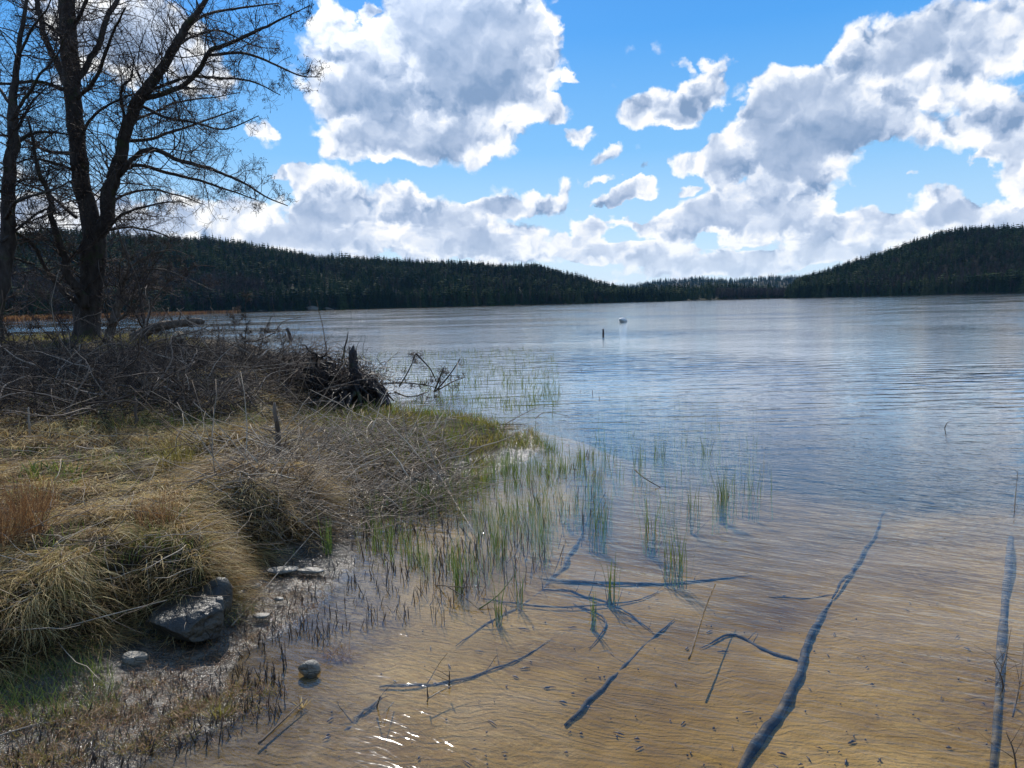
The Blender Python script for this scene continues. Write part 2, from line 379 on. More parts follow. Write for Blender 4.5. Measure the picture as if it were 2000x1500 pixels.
sandc = n_.ramp(gn, [(0.3, (.125, .072, .018)), (0.5, (.215, .135, .038)), (0.7, (.32, .212, .072))])
sandc = n_.mix(n_.ss(wv.outputs['Fac'], 0.55, 0.05, 0.0, 0.13), sandc, (.17, .10, .05, 1))
sandc = n_.mix(n_.ss(gf, 0.60, 0.74, 0, .6), sandc, (.10, .06, .035, 1))
siltm = n_.ss(n_.noise(pos, 0.55, 4, 0.6), 0.52, 0.66)
sandc = n_.mix(n_.math('MULTIPLY', siltm, 0.45), sandc, (.19, .145, .10, 1))
mudc = n_.ramp(gn2, [(0.3, (.040, .030, .018)), (0.5, (.085, .066, .042)), (0.68, (.17, .14, .098))])
mudc = n_.mix(n_.ss(gf, 0.55, 0.66, 0, .75), mudc, (.035, .022, .014, 1))
earthc = n_.ramp(gn2, [(0.3, (.020, .014, .008)), (0.55, (.050, .034, .017)), (0.75, (.085, .065, .028))])
# bed colour darkens with depth: painted stand-in for light lost in deeper water
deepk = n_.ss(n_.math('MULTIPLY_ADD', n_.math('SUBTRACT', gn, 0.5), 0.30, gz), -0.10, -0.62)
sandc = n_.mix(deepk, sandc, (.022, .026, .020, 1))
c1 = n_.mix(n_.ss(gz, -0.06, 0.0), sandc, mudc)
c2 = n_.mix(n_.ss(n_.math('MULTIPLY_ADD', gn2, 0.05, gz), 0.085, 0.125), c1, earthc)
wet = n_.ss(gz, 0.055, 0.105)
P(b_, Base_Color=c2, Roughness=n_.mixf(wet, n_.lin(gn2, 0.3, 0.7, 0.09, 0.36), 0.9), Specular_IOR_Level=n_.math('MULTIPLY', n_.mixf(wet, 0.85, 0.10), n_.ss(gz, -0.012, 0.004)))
hgt = n_.math('ADD', n_.math('MULTIPLY', gf, n_.ss(gz, -0.02, 0.0, 0.3, 1.0)), n_.math('MULTIPLY', wv.outputs['Fac'], n_.ss(gz, 0.0, -0.04, 0.0, 0.16)))
P(b_, Normal=n_.bump(n_.math('MULTIPLY_ADD', gn2, 0.9, hgt), 0.022, 1.0))
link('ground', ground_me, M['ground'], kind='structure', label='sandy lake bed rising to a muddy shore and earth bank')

# ================================================================== water
rs_w = np.concatenate([[0.01], np.geomspace(1.0, 1190, 60)]); azw = np.linspace(-math.pi, math.pi, 90, endpoint=False)
Xw, Yw = near_grid(azw, rs_w); nr, na = len(rs_w), len(azw)
Vt = np.stack([Xw, Yw, np.zeros_like(Xw)], -1).reshape(-1, 3)
Vb = np.stack([Xw[-1], Yw[-1], np.full(na, -8.0)], -1); Vc = np.array([[0, 0, -8.0]])
nt = len(Vt); j = np.arange(na); j2 = (j+1) % na
sideq = np.stack([(nr-1)*na+j, (nr-1)*na+j2, nt+j2, nt+j], -1)
bott = np.stack([nt+j, nt+j2, np.full(na, nt+na)], -1)
wat_me = new_mesh('lake_water', np.concatenate([Vt, Vb, Vc]), quads=np.concatenate([grid_quads(nr, na, True), sideq]), tris=bott, smooth=False)
m_, n_, b_ = mat('lake_water'); M['water'] = m_; t_ = m_.node_tree; t_.nodes.remove(b_)
geo = n_.n.new('ShaderNodeNewGeometry'); pos = geo.outputs['Position']; gx, gy, gz = n_.sep(pos)
rr = n_.vec('LENGTH', pos, out=1)
far = n_.ss(rr, 3.0, 20.0)                     # wind reaches the open water, the shore is calm
# patches of wind
patch = n_.ss(n_.noise(n_.vec('MULTIPLY', pos, (0.5, 1.0, 0)), 0.16, 3, 0.5), 0.38, 0.66)
# long swell with crests across the view, short ripples turned by the shore
rot = n_.n.new('ShaderNodeVectorRotate'); rot.rotation_type = 'Z_AXIS'; n_.l.new(pos, rot.inputs['Vector']); rot.inputs['Angle'].default_value = 0.55
rp = rot.outputs[0]
swell = n_.ss(n_.noise(n_.vec('MULTIPLY', pos, (0.6, 1.0, 0)), 0.07, 2, 0.5), 0.44, 0.62)
s1 = n_.noise(n_.vec('MULTIPLY', pos, (0.45, 2.0, 0)), 1.5, 2, 0.5, 0.2)
s2 = n_.noise(n_.vec('MULTIPLY', rp, (0.55, 1.9, 0)), 5.5, 3, 0.55, 0.3)
s3 = n_.noise(n_.vec('MULTIPLY', rp, (0.8, 1.6, 0)), 19.0, 3, 0.5, 0.2)
hh = n_.math('MULTIPLY', s1, n_.math('MULTIPLY', n_.mixf(far, 0.009, 0.030), n_.math('MULTIPLY_ADD', swell, 2.2, 0.5)))
hh = n_.math('MULTIPLY_ADD', n_.math('MULTIPLY', s2, n_.math('MULTIPLY_ADD', patch, 0.8, 0.7)), n_.mixf(far, 0.0100, 0.0058), hh)
hh = n_.math('MULTIPLY_ADD', n_.math('MULTIPLY', s3, n_.math('ADD', 0.25, patch)), n_.mixf(far, 0.0017, 0.0019), hh)
bn = n_.n.new('ShaderNodeBump'); bn.inputs['Strength'].default_value = 1.0; bn.inputs['Distance'].default_value = 1.0; n_.l.new(hh, bn.inputs['Height'])
# Fresnel for both faces of the sheet (Schlick), so the sun also gets down to the bed
ca = n_.math('MINIMUM', n_.math('ABSOLUTE', n_.vec('DOT_PRODUCT', geo.outputs['Incoming'], bn.outputs[0], out=1)), 1.0)
fres = n_.math('MULTIPLY_ADD', n_.math('POWER', n_.math('SUBTRACT', 1.0, ca), n_.mixf(far, 4.6, 1.6)), 0.98, 0.019)
gl = n_.n.new('ShaderNodeBsdfGlossy'); n_.l.new(bn.outputs[0], gl.inputs['Normal']); n_._in(gl.inputs['Roughness'], n_.mixf(far, 0.05, 0.06)); gl.inputs['Color'].default_value = (1, 1, 1, 1)
tr = n_.n.new('ShaderNodeBsdfTransparent'); tr.inputs['Color'].default_value = (.97, .96, .94, 1)
mx = n_.n.new('ShaderNodeMixShader'); n_.l.new(fres, mx.inputs[0]); n_.l.new(tr.outputs[0], mx.inputs[1]); n_.l.new(gl.outputs[0], mx.inputs[2])
out = t_.nodes['Material Output']; n_.l.new(mx.outputs[0], out.inputs['Surface'])
link('lake_water', wat_me, M['water'], kind='structure', label='lake surface with light ripples, clear over the sand near the shore')

# ================================================================== wooded hills across the lake
def lerp_tab(x, tab, k): return np.interp(x, [t[0] for t in tab], [t[k] for t in tab])
def hill_fn(tab, th):
    """tab: (px, skyline py, shore distance, ridge distance)"""
    rows = []
    for (px, py, ds, dr) in tab:
        a, v = azv(px, py) if px < 2400 and px > -500 else (math.atan((px-1000)/1500.), (592-py)/1500.)
        rows.append((a, CAM[2]+v*dr-th, ds, dr))
    A = [r[0] for r in rows]
    def f(az, t):
        Hh = np.interp(az, A, [r[1] for r in rows]); ds = np.interp(az, A, [r[2] for r in rows]); dr = np.interp(az, A, [r[3] for r in rows])
        r = ds+(dr-ds)*t
        z = Hh*np.where(t < 1, np.sin(np.clip(t, 0, 1)*math.pi/2)**1.15, np.cos(np.clip(t-1, 0, 1)*1.3)) + 3.0*fbm(az*60, r/60.0, 3, 77)*np.clip(t*3, 0, 1)+.25
        z = np.where(t < 0, -2.0, z)
        return r, z
    return f, A[0], A[-1]
def ridge(name, tab, label, th=8.5):
    f, a0, a1 = hill_fn(tab, th)
    na_, nt_ = int((a1-a0)/0.006)+2, 26
    A, T = np.meshgrid(np.linspace(a0, a1, na_), np.concatenate([[-.03], np.linspace(0, 1.9, nt_-1)]))
    r, z = f(A, T)
    z = np.minimum(z, np.where((A-a0 < .01) | (a1-A < .01), 0.5, 1e9))
    V = np.stack([r*np.sin(A), r*np.cos(A), z], -1).reshape(-1, 3)
    me = new_mesh(name, V, quads=grid_quads(nt_, na_)[:, ::-1], smooth=True)
    link(name, me, M['hill'], kind='structure', label=label)
    return f, a0, a1
m_, n_, b_ = mat('forest_floor'); M['hill'] = m_
geo = n_.n.new('ShaderNodeNewGeometry')
P(b_, Base_Color=n_.ramp(n_.noise(geo.outputs['Position'], 0.05, 4, 0.6), [(0.35, (.020, .022, .010)), (0.6, (.05, .04, .022))]), Roughness=0.95, Specular_IOR_Level=0.1)

def conifer(seed, tiers=9, pine=False):
    rg = np.random.default_rng(seed); V = []; T = []
    def tri(a, b, c): k = len(V); V.extend([a, b, c]); T.append((k, k+1, k+2))
    V_, = [V]
    H = 1.0
    for k in range(tiers):
        f = k/(tiers-1)
        z = 0.10+0.86*f if not pine else 0.42+0.52*f
        rad = (0.20*(1-f)**0.85+0.018) if not pine else 0.17*math.sin(math.pi*min(1, .25+.75*(1-f)*1.0))+.03
        nb = 7 if f < .7 else 5
        for j in range(nb):
            a = 2*math.pi*(j+rg.random())/nb; rr = rad*(0.6+0.75*rg.random()); dz = (0.07+0.05*rg.random()) if not pine else 0.03*rg.standard_normal()
            wd = 0.55+0.3*rg.random()
            tip = (rr*math.cos(a), rr*math.sin(a), z-dz*(1-f*.6))
            l = (rr*.45*math.cos(a-wd), rr*.45*math.sin(a-wd), z-dz*.4); r = (rr*.45*math.cos(a+wd), rr*.45*math.sin(a+wd), z-dz*.4)
            top = (0, 0, z+0.10*(1-f*.4)+(0 if not pine else -.02))
            tri(top, l, tip); tri(top, tip, r)
    tri((-.008, 0, 0), (.008, 0, 0), (0, 0, 1.03)); tri((0, -.008, 0), (0, .008, 0), (0, 0, 1.03))
    return np.array(V), np.array(T)
def bare_tree(seed):
    rg = np.random.default_rng(seed); V = []; T = []
    def tri(a, b, c): k = len(V); V.extend([a, b, c]); T.append((k, k+1, k+2))
    for s in ((.010, 0), (0, .010)): tri((-s[0], -s[1], 0), (s[0], s[1], 0), (.02*rg.standard_normal(), .02*rg.standard_normal(), .95))
    for k in range(34):
        z0 = .25+.6*rg.random(); a = rg.random()*6.283; L = (.30*(1.05-z0))+.06; up = .5+.6*rg.random()
        p = np.array([.01*rg.standard_normal(), .01*rg.standard_normal(), z0]); d = np.array([math.cos(a), math.sin(a), up])*L
        sd_ = np.array([-math.sin(a), math.cos(a), 0])*.010
        tri(tuple(p-sd_), tuple(p+sd_), tuple(p+d))
        for q in range(2):
            p2 = p+d*(.4+.4*rg.random()); d2 = d*.5+rg.standard_normal(3)*L*.25
            tri(tuple(p2-sd_*.6), tuple(p2+np.array([0, 0, .012])), tuple(p2+d2))
    return np.array(V), np.array(T)
CON = [conifer(k, 8) for k in range(6)]; PIN = [conifer(50+k, 5, True) for k in range(4)]; BARE = [bare_tree(90+k) for k in range(5)]
def place_trees(mb, protos, X, Y, Z, Hs, wid=1.0):
    which = RNG.integers(0, len(protos), len(X)); ang = RNG.random(len(X))*6.283; rnd = np.clip(.35+1.5*fbm(X/45, Y/30, 3, 5)+.22*RNG.standard_normal(len(X)), 0, 1)
    for k, (V, T) in enumerate(protos):
        i = np.where(which == k)[0]
        if not len(i): continue
        c, s = np.cos(ang[i]), np.sin(ang[i]); h = Hs[i][:, None]; ww = h*wid*(0.8+.4*RNG.random((len(i), 1)))
        x = (V[None, :, 0]*c[:, None]-V[None, :, 1]*s[:, None])*ww+X[i][:, None]
        y = (V[None, :, 0]*s[:, None]+V[None, :, 1]*c[:, None])*ww+Y[i][:, None]
        z = V[None, :, 2]*h+Z[i][:, None]
        VV = np.stack([x, y, z], -1).reshape(-1, 3); TT = (np.arange(len(i))[:, None, None]*len(V)+T[None]).reshape(-1, 3)
        mb.V.append(VV); mb.T.append(TT+mb.n); mb.R.append(np.repeat(rnd[i], len(V))); mb.n += len(VV)
def leafmat(name, stops, rough=.8, trans=0.0, spec=.2):
    m_, n_, b_ = mat(name)
    c = n_.ramp(n_.attr('rnd'), stops)
    P(b_, Base_Color=c, Roughness=rough, Specular_IOR_Level=spec)
    if trans > 0:
        tl = n_.n.new('ShaderNodeBsdfTranslucent'); n_.l.new(c, tl.inputs['Color']); mx = n_.n.new('ShaderNodeMixShader'); mx.inputs[0].default_value = trans
        n_.l.new(b_.outputs[0], mx.inputs[1]); n_.l.new(tl.outputs[0], mx.inputs[2]); n_.l.new(mx.outputs[0], m_.node_tree.nodes['Material Output'].inputs['Surface'])
    M[name] = m_; return m_
leafmat('spruce', [(0, (.010, .020, .010)), (.4, (.018, .034, .012)), (.75, (.034, .052, .016)), (1, (.075, .075, .030))], .95, .05, .05)
leafmat('bare_twigs', [(0, (.040, .030, .026)), (.5, (.065, .050, .042)), (1, (.10, .08, .068))], .95, 0, .05)

HILL_L = [(-900,440,230,600),(-500,460,240,620),(-200,470,260,640),(0,470,330,720),(100,463,370,780),(300,468,450,820),(400,471,510,850),(500,486,530,850),(600,500,545,860),(700,509,560,870),(800,515,565,880),(900,519,570,880),(1000,521,575,880),(1045,519,580,880),(1090,533,590,880),(1150,551,610,880),(1200,562,640,880),(1280,574,700,900),(1340,580,730,900)]
HILL_R = [(1535,572,730,860),(1560,548,720,870),(1600,537,700,880),(1680,511,680,890),(1740,494,670,890),(1800,471,660,900),(1850,456,650,900),(1920,448,640,900),(2000,453,630,900),(2200,450,600,880),(2500,480,560,850),(2900,520,500,800),(3400,560,450,700)]
HEAD = [(1180,566,760,900),(1260,562,760,900),(1340,556,760,900),(1400,555,770,900),(1480,560,780,920),(1560,562,800,950),(1620,570,800,950)]
FAR = [(1180,563,1600,2300),(1240,556,1600,2400),(1300,547,1600,2500),(1360,543,1600,2500),(1430,546,1600,2500),(1500,540,1600,2500),(1560,541,1600,2500),(1650,545,1600,2400),(1760,560,1600,2200)]
fL = ridge('wooded_hill', HILL_L, 'long dark wooded ridge on the far left shore')
fR = ridge('wooded_hill', HILL_R, 'steep wooded hill rising on the right across the lake')
fH = ridge('headland', HEAD, 'low wooded headland between the two hills', 11.0)
fF = ridge('distant_ridge', FAR, 'pale blue wooded ridge beyond the headland', 12.0)
# behind the viewer the lake ends in wooded ground as well
def forest(name, F_, n, label, hts=(10, 19), tmax=1.12, pine=.3, az=None, tmin=0.01):
    f, a0, a1 = F_
    a0_, a1_ = az or (max(a0, -.85), min(a1, .85))
    A = a0_+(a1_-a0_)*RNG.random(n); T = tmin+(tmax-tmin)*RNG.random(n)**.8
    r, z = f(A, T); X_, Y_ = r*np.sin(A), r*np.cos(A)
    hs = hts[0]+(hts[1]-hts[0])*RNG.random(n)**1.3; hs = hs*(0.8+.5*vnoise(X_/40, Y_/40, 4))
    mb = MB(); pm = RNG.random(n) < pine*(.4+1.2*vnoise(X_/60, Y_/60, 9))
    place_trees(mb, CON, X_[~pm], Y_[~pm], z[~pm]-.5, hs[~pm]); place_trees(mb, PIN, X_[pm], Y_[pm], z[pm]-.5, hs[pm]*.9, 1.15)
    mb.build(name, M['spruce'], kind='stuff', label=label)
forest('conifer_forest', fL, 15500, 'dense dark conifer forest covering the left ridge', (6, 13))
forest('conifer_forest', fL, 1300, 'front row of conifers along the left shore', (8, 15), .05, .3, None, 0.0)
forest('conifer_forest', fR, 800, 'front row of conifers along the right shore', (8, 15), .05, .3, None, 0.0)
forest('conifer_forest', fR, 9500, 'dense dark conifer forest covering the right hill', (6, 13))
forest('conifer_forest', fH, 1300, 'low conifer wood on the headland', (8, 14))
forest('conifer_forest', fF, 2200, 'far conifer forest on the pale ridge', (10, 18))
def bare_band(F_, n, label, az, t, hts):
    f, a0, a1 = F_; A = az[0]+(az[1]-az[0])*RNG.random(n); T = t[0]+(t[1]-t[0])*RNG.random(n)
    r, z = f(A, T); mb = MB(); hs = hts[0]+(hts[1]-hts[0])*RNG.random(n)
    place_trees(mb, BARE, r*np.sin(A), r*np.cos(A), z-.3, hs, .9); mb.build('bare_woodland', M['bare_twigs'], kind='stuff', label=label)
pa = lambda px: azv(px, 600)[0]
def skyline(F_, pxs, label, group, h0, h1):
    f, a0, a1 = F_; mes = []
    for V, T in CON[:4]: mes.append(new_mesh('spruce_tree', V, tris=T, attrs={'rnd': np.full(len(V), .25)}))
    for i, px in enumerate(pxs):
        A = np.array([pa(px)]); r, z = f(A, np.array([.94+.1*RNG.random()])); h = h0+(h1-h0)*RNG.random()
        o = link('spruce_tree', mes[i % 4], M['spruce'], label=label, cat='tree', group=group); o.location = (float(r[0]*np.sin(A[0])), float(r[0]*np.cos(A[0])), float(z[0])-.5); o.scale = (h*.8, h*.8, h); o.rotation_euler = (0, 0, RNG.random()*6)
skyline(fL, [486,500,507,519,531,540,546,553,566,574,581,590,596,604,617,629,640,655,668,684,702,741,770,826,884,941,990,1006,1021,1098,1124,1139,1148,1163], 'tall dark spruce sticking up from the skyline of the left ridge', 'tall spruces on the skyline of the left ridge', 12, 17)
skyline(fR, [1552,1563,1571,1580,1592,1611,1634,1668,1701,1733,1762,1790,1822,1861,1903,1938,1967,1985], 'spruce sticking up from the skyline of the right hill', 'spruces on the skyline of the right hill', 10, 14)

bare_band(fL, 900, 'leafless grey birch wood along the far left shore', (pa(-300), pa(520)), (0.0, .22), (9, 15))
bare_band(fL, 420, 'scattered leafless trees low on the left ridge', (pa(500), pa(1200)), (0.0, .12), (6, 11))
bare_band(fL, 1500, 'leafless birches standing among the conifers of the left ridge', (pa(-100), pa(1200)), (0.1, 1.0), (7, 12))
bare_band(fR, 1300, 'leafless birches standing among the conifers of the right hill', (pa(1580), pa(2200)), (0.05, 1.0), (7, 12))
bare_band(fR, 500, 'leafless trees at the foot of the right hill', (pa(1600), pa(2200)), (0.0, .2), (7, 12))
bare_band(fH, 420, 'reddish leafless trees on the headland', (pa(1400), pa(1555)), (0.0, .3), (8, 12))

# ================================================================== haze over the lake
hz_me = bpy.data.meshes.new('haze'); hx = 4400.0
hv = [(x, y, z) for z in (-12, 150) for x, y in ((-hx, -hx), (hx, -hx), (hx, hx), (-hx, hx))]
hz_me.from_pydata(hv, [], [(0, 3, 2, 1), (4, 5, 6, 7), (0, 1, 5, 4), (1, 2, 6, 5), (2, 3, 7, 6), (3, 0, 4, 7)])
hm = bpy.data.materials.new('haze'); hm.use_nodes = True; ht = hm.node_tree; ht.nodes.clear()
pv = ht.nodes.new('ShaderNodeVolumePrincipled'); pv.inputs['Color'].default_value = (.28, .60, 1.0, 1); pv.inputs['Density'].default_value = 0.000035; pv.inputs['Anisotropy'].default_value = 0.0
ho = ht.nodes.new('ShaderNodeOutputMaterial'); ht.links.new(pv.outputs[0], ho.inputs['Volume'])
link('haze', hz_me, hm, kind='stuff', label='thin bluish air over the lake and hills')

# ================================================================== fast terrain lookup
HX0, HX1, HY0, HY1, HS = -26.0, 8.0, 0.0, 34.0, 0.04
_gx = np.arange(HX0, HX1+HS, HS); _gy = np.arange(HY0, HY1+HS, HS)
_GX, _GY = np.meshgrid(_gx, _gy)
HG = height(_GX, _GY)
def hf(x, y):
    u = np.clip((np.asarray(x)-HX0)/HS, 0, len(_gx)-1.001); v = np.clip((np.asarray(y)-HY0)/HS, 0, len(_gy)-1.001)
    i = u.astype(int); j = v.astype(int); a = u-i; b = v-j
    return (HG[j, i]*(1-a)+HG[j, i+1]*a)*(1-b)+(HG[j+1, i]*(1-a)+HG[j+1, i+1]*a)*b
def land_at(px, py, z0=0.3):                       # where a line of sight meets the terrain
    d = ray(px, py); t = np.geomspace(1.5, 80, 6000); q = CAM[None]+d[None]*t[:, None]
    h = np.where((q[:, 0] > HX0) & (q[:, 0] < HX1) & (q[:, 1] < HY1), hf(q[:, 0], q[:, 1]), 0.0)
    k = np.argmax(q[:, 2] < h); return q[k]
def smoothpath(pts, n):
    """Catmull-Rom through rows (x,y,z,r) -> n rows"""
    p = np.asarray(pts, float)
    if len(p) < 3: t = np.linspace(0, 1, n)[:, None]; return p[0]*(1-t)+p[-1]*t
    e = np.vstack([2*p[0]-p[1], p, 2*p[-1]-p[-2]])
    L = np.concatenate([[0], np.cumsum(np.linalg.norm(np.diff(p[:, :3], axis=0), axis=1))]); s = np.linspace(0, L[-1], n)
    out = []
    for v in s:
        i = min(np.searchsorted(L, v, 'right')-1, len(p)-2); t = (v-L[i])/max(L[i+1]-L[i], 1e-9)
        a, b, c, d = e[i], e[i+1], e[i+2], e[i+3]
        out.append(.5*((2*b)+(-a+c)*t+(2*a-5*b+4*c-d)*t*t+(-a+3*b-3*c+d)*t**3))
    out = np.array(out); out[:, 3] = np.maximum(out[:, 3], 1e-4); return out

# ---- bark and wood
def barkmat(name, stops, bscale=14, stretch=.25, moss=None, rough=.9, bd=.02, spec=.25):
    m_, n_, b_ = mat(name)
    tcn = n_.n.new('ShaderNodeTexCoord'); v = n_.vec('MULTIPLY', tcn.outputs['Object'], (1, 1, stretch))
    nz = n_.noise(v, bscale, 5, .65); c = n_.ramp(nz, stops)
    if moss: c = n_.mix(n_.ss(n_.noise(tcn.outputs['Object'], 3.0, 4, .6), .54, .66), c, C4(moss))
    P(b_, Base_Color=c, Roughness=rough, Specular_IOR_Level=spec, Normal=n_.bump(nz, bd, 1.0)); M[name] = m_
barkmat('alder_bark', [(.3, (.022, .017, .013)), (.5, (.055, .043, .034)), (.72, (.10, .082, .065))], 9, .3, (.05, .055, .025))
leafmat('twig_bark', [(0, (.035, .023, .017)), (.6, (.062, .042, .031)), (1, (.11, .08, .06))], .85, 0, .25)
leafmat('pale_twigs', [(0, (.10, .070, .045)), (.5, (.25, .19, .13)), (1, (.44, .36, .26))], .8, 0, .25)
leafmat('brush_twigs', [(0, (.020, .013, .010)), (.45, (.060, .040, .027)), (.8, (.15, .105, .072)), (1, (.30, .24, .18))], .8, 0, .3)
barkmat('dead_wood', [(.3, (.05, .036, .026)), (.5, (.12, .09, .065)), (.72, (.25, .20, .15))], 16, .25)
barkmat('pale_wood', [(.3, (.18, .14, .10)), (.5, (.32, .26, .19)), (.72, (.48, .41, .32))], 20, .2)
barkmat('dark_wet_wood', [(.3, (.010, .008, .007)), (.5, (.028, .021, .017)), (.72, (.07, .052, .040))], 22, .5, (.045, .05, .012), .6, .02, .4)
barkmat('sunken_wood', [(.35, (.016, .014, .010)), (.5, (.036, .030, .020)), (.62, (.11, .080, .042)), (.7, (.20, .14, .07))], 9, .9, None, .8)
barkmat('cut_wood', [(.3, (.28, .20, .12)), (.6, (.45, .36, .24))], 20, 1)

def perp(T):
    a = RNG.standard_normal(T.shape); a -= (a*T).sum(-1, keepdims=True)*T; return a/(np.linalg.norm(a, axis=-1, keepdims=True)+1e-9)
def norm(v): return v/(np.linalg.norm(v, axis=-1, keepdims=True)+1e-9)
def grow(starts, dirs, lens, r0, npt, wob, bend=(0, 0, 0), r1=.35):
    """K wobbling shoots -> P (K,N,3), R (K,N)"""
    K = len(starts); P_ = np.zeros((K, npt, 3)); P_[:, 0] = starts; d = norm(dirs); st = (lens/(npt-1))[:, None]
    bend = np.asarray(bend, float)
    for k in range(1, npt):
        d = norm(d+wob*RNG.standard_normal((K, 3))+bend/(npt-1)); P_[:, k] = P_[:, k-1]+d*st
    R = np.asarray(r0)[:, None]*np.linspace(1, r1, npt)[None]; return P_, R
def spawn(Pp, Rp, n, spread, lmul, rmul, tmin=.2, lens=None):
    """n children on each of K parents"""
    K, Np, _ = Pp.shape; idx = np.repeat(np.arange(K), n); t = tmin+(0.98-tmin)*RNG.random(K*n)
    u = t*(Np-1); i = np.minimum(u.astype(int), Np-2); f = (u-i)[:, None]
    s = Pp[idx, i]*(1-f)+Pp[idx, i+1]*f; T = norm(Pp[idx, i+1]-Pp[idx, i]); r = Rp[idx, i]*(1-f[:, 0])+Rp[idx, i+1]*f[:, 0]
    L = np.linalg.norm(np.diff(Pp, axis=1), axis=2).sum(1)[idx] if lens is None else lens
    d = norm(T*(1-spread)+perp(T)*spread)
    return s, d, L*lmul*(0.45+.9*RNG.random(K*n))*(1.15-.55*t), np.maximum(r*rmul, .0016)

def bare_crown(root, limbs, dens=1.0, l1=1.15, catkins=True, name='crown', wob=.17, maxpx=None, mat_='twig_bark', rtw=1.0, up=.25):
    mb = MB(); A = []; B = []
    S, Dd, L, R0 = [], [], [], []
    for P4 in limbs:
        P3 = P4[:, :3][None]; R3 = P4[:, 3][None]
        ln = np.linalg.norm(np.diff(P4[:, :3], axis=0), axis=1).sum()
        n = max(2, int(ln*5.2*dens))
        s, d, l, r = spawn(P3, R3, n, .72, 1, .33, .08, lens=np.full(n, l1))
        sc = np.clip(r/.012, .45, 1.3)
        S.append(s); Dd.append(d); L.append(l*sc); R0.append(np.clip(r, .004, .018))
    s, d, l, r = map(np.concatenate, (S, Dd, L, R0))
    P1, R1 = grow(s, d, l, r*rtw, 9, wob, (0, 0, up)); mb.tubes(P1, R1, 4)
    s, d, l, r = spawn(P1, R1, 6, .62, .52, .6); P2, R2 = grow(s, d, l, r, 6, wob*1.25, (0, 0, up)); mb.tubes(P2, np.maximum(R2, .0032*rtw), 3)
    s, d, l, r = spawn(P2, R2, 4, .6, .62, .8); P3_, R3_ = grow(s, d, np.maximum(l, .07), r, 4, wob*1.3, (0, 0, .2)); mb.tubes(P3_, np.maximum(R3_, .0026*rtw), 3)
    if catkins:
        k = RNG.random(len(P3_)) < .25; e = P3_[k, -1]; n = len(e)
        Pc, Rc = grow(e, np.tile([0, 0, -1.], (n, 1))+.5*RNG.standard_normal((n, 3)), .05+.05*RNG.random(n), np.full(n, .0048), 3, .2, r1=.6); mb.tubes(Pc, Rc, 3)
        k = RNG.random(len(P2)) < .5; e = P2[k, -1]; n = len(e)
        Pc, Rc = grow(e, RNG.standard_normal((n, 3)), .03+.02*RNG.random(n), np.full(n, .007), 3, .2, r1=.8); mb.tubes(Pc, Rc, 3)
    return mb.build(name, M[mat_], parent=root, kind='stuff')
def limb_pts(pts, y0, y1, n=None, wob=0.075):
    """pixel rows (px,py,radius px) at depths y0..y1 -> smooth world path"""
    ys = np.linspace(y0, y1, len(pts)); rows = []
    for (px, py, rp), y in zip(pts, ys):
        q = D(px, py, y); rows.append((*q, rp*y/F*(.92 if rp > 7.5 else .78)))
    n = n or max(8, len(pts)*5)
    o = smoothpath(rows, n); k = len(o); w_ = np.cumsum(RNG.standard_normal((k, 3)), 0)*.25
    o[:, :3] += (w_-np.linspace(0, 1, k)[:, None]*w_[-1])*o[:, 3:4]*wob*12; return o
def tube_part(name, P4, m, root, sides=10, rough=.05, local=None):
    mb = MB(); P_ = P4[:, :3]-(np.array(local) if local is not None else 0); mb.tubes(P_[None], P4[:, 3][None], sides, rough=rough)
    return mb.build(name, M[m], smooth=True, parent=root)
def tree_thing(name, label, base, trunk, limbs, extra_limbs=(), dens=1.0, cat='tree', l1=1.15, bark='alder_bark', catkins=True, rtw=1.0, group=None):
    """all given in world coordinates; children are stored relative to the thing's base"""
    root = thing(name, label, cat, base, group); b = np.array(base); loc = []
    for i, P4 in enumerate(trunk): tube_part('trunk', P4, bark, root, 14, .06, b)
    for P4 in limbs: tube_part('limb', P4, bark, root, 8, .05, b)
    al = []
    for P4 in list(limbs)+list(trunk)+list(extra_limbs):
        q = P4.copy(); q[:, :3] -= b; al.append(q)
    bare_crown(root, al, dens, l1, catkins, rtw=rtw)
    return root

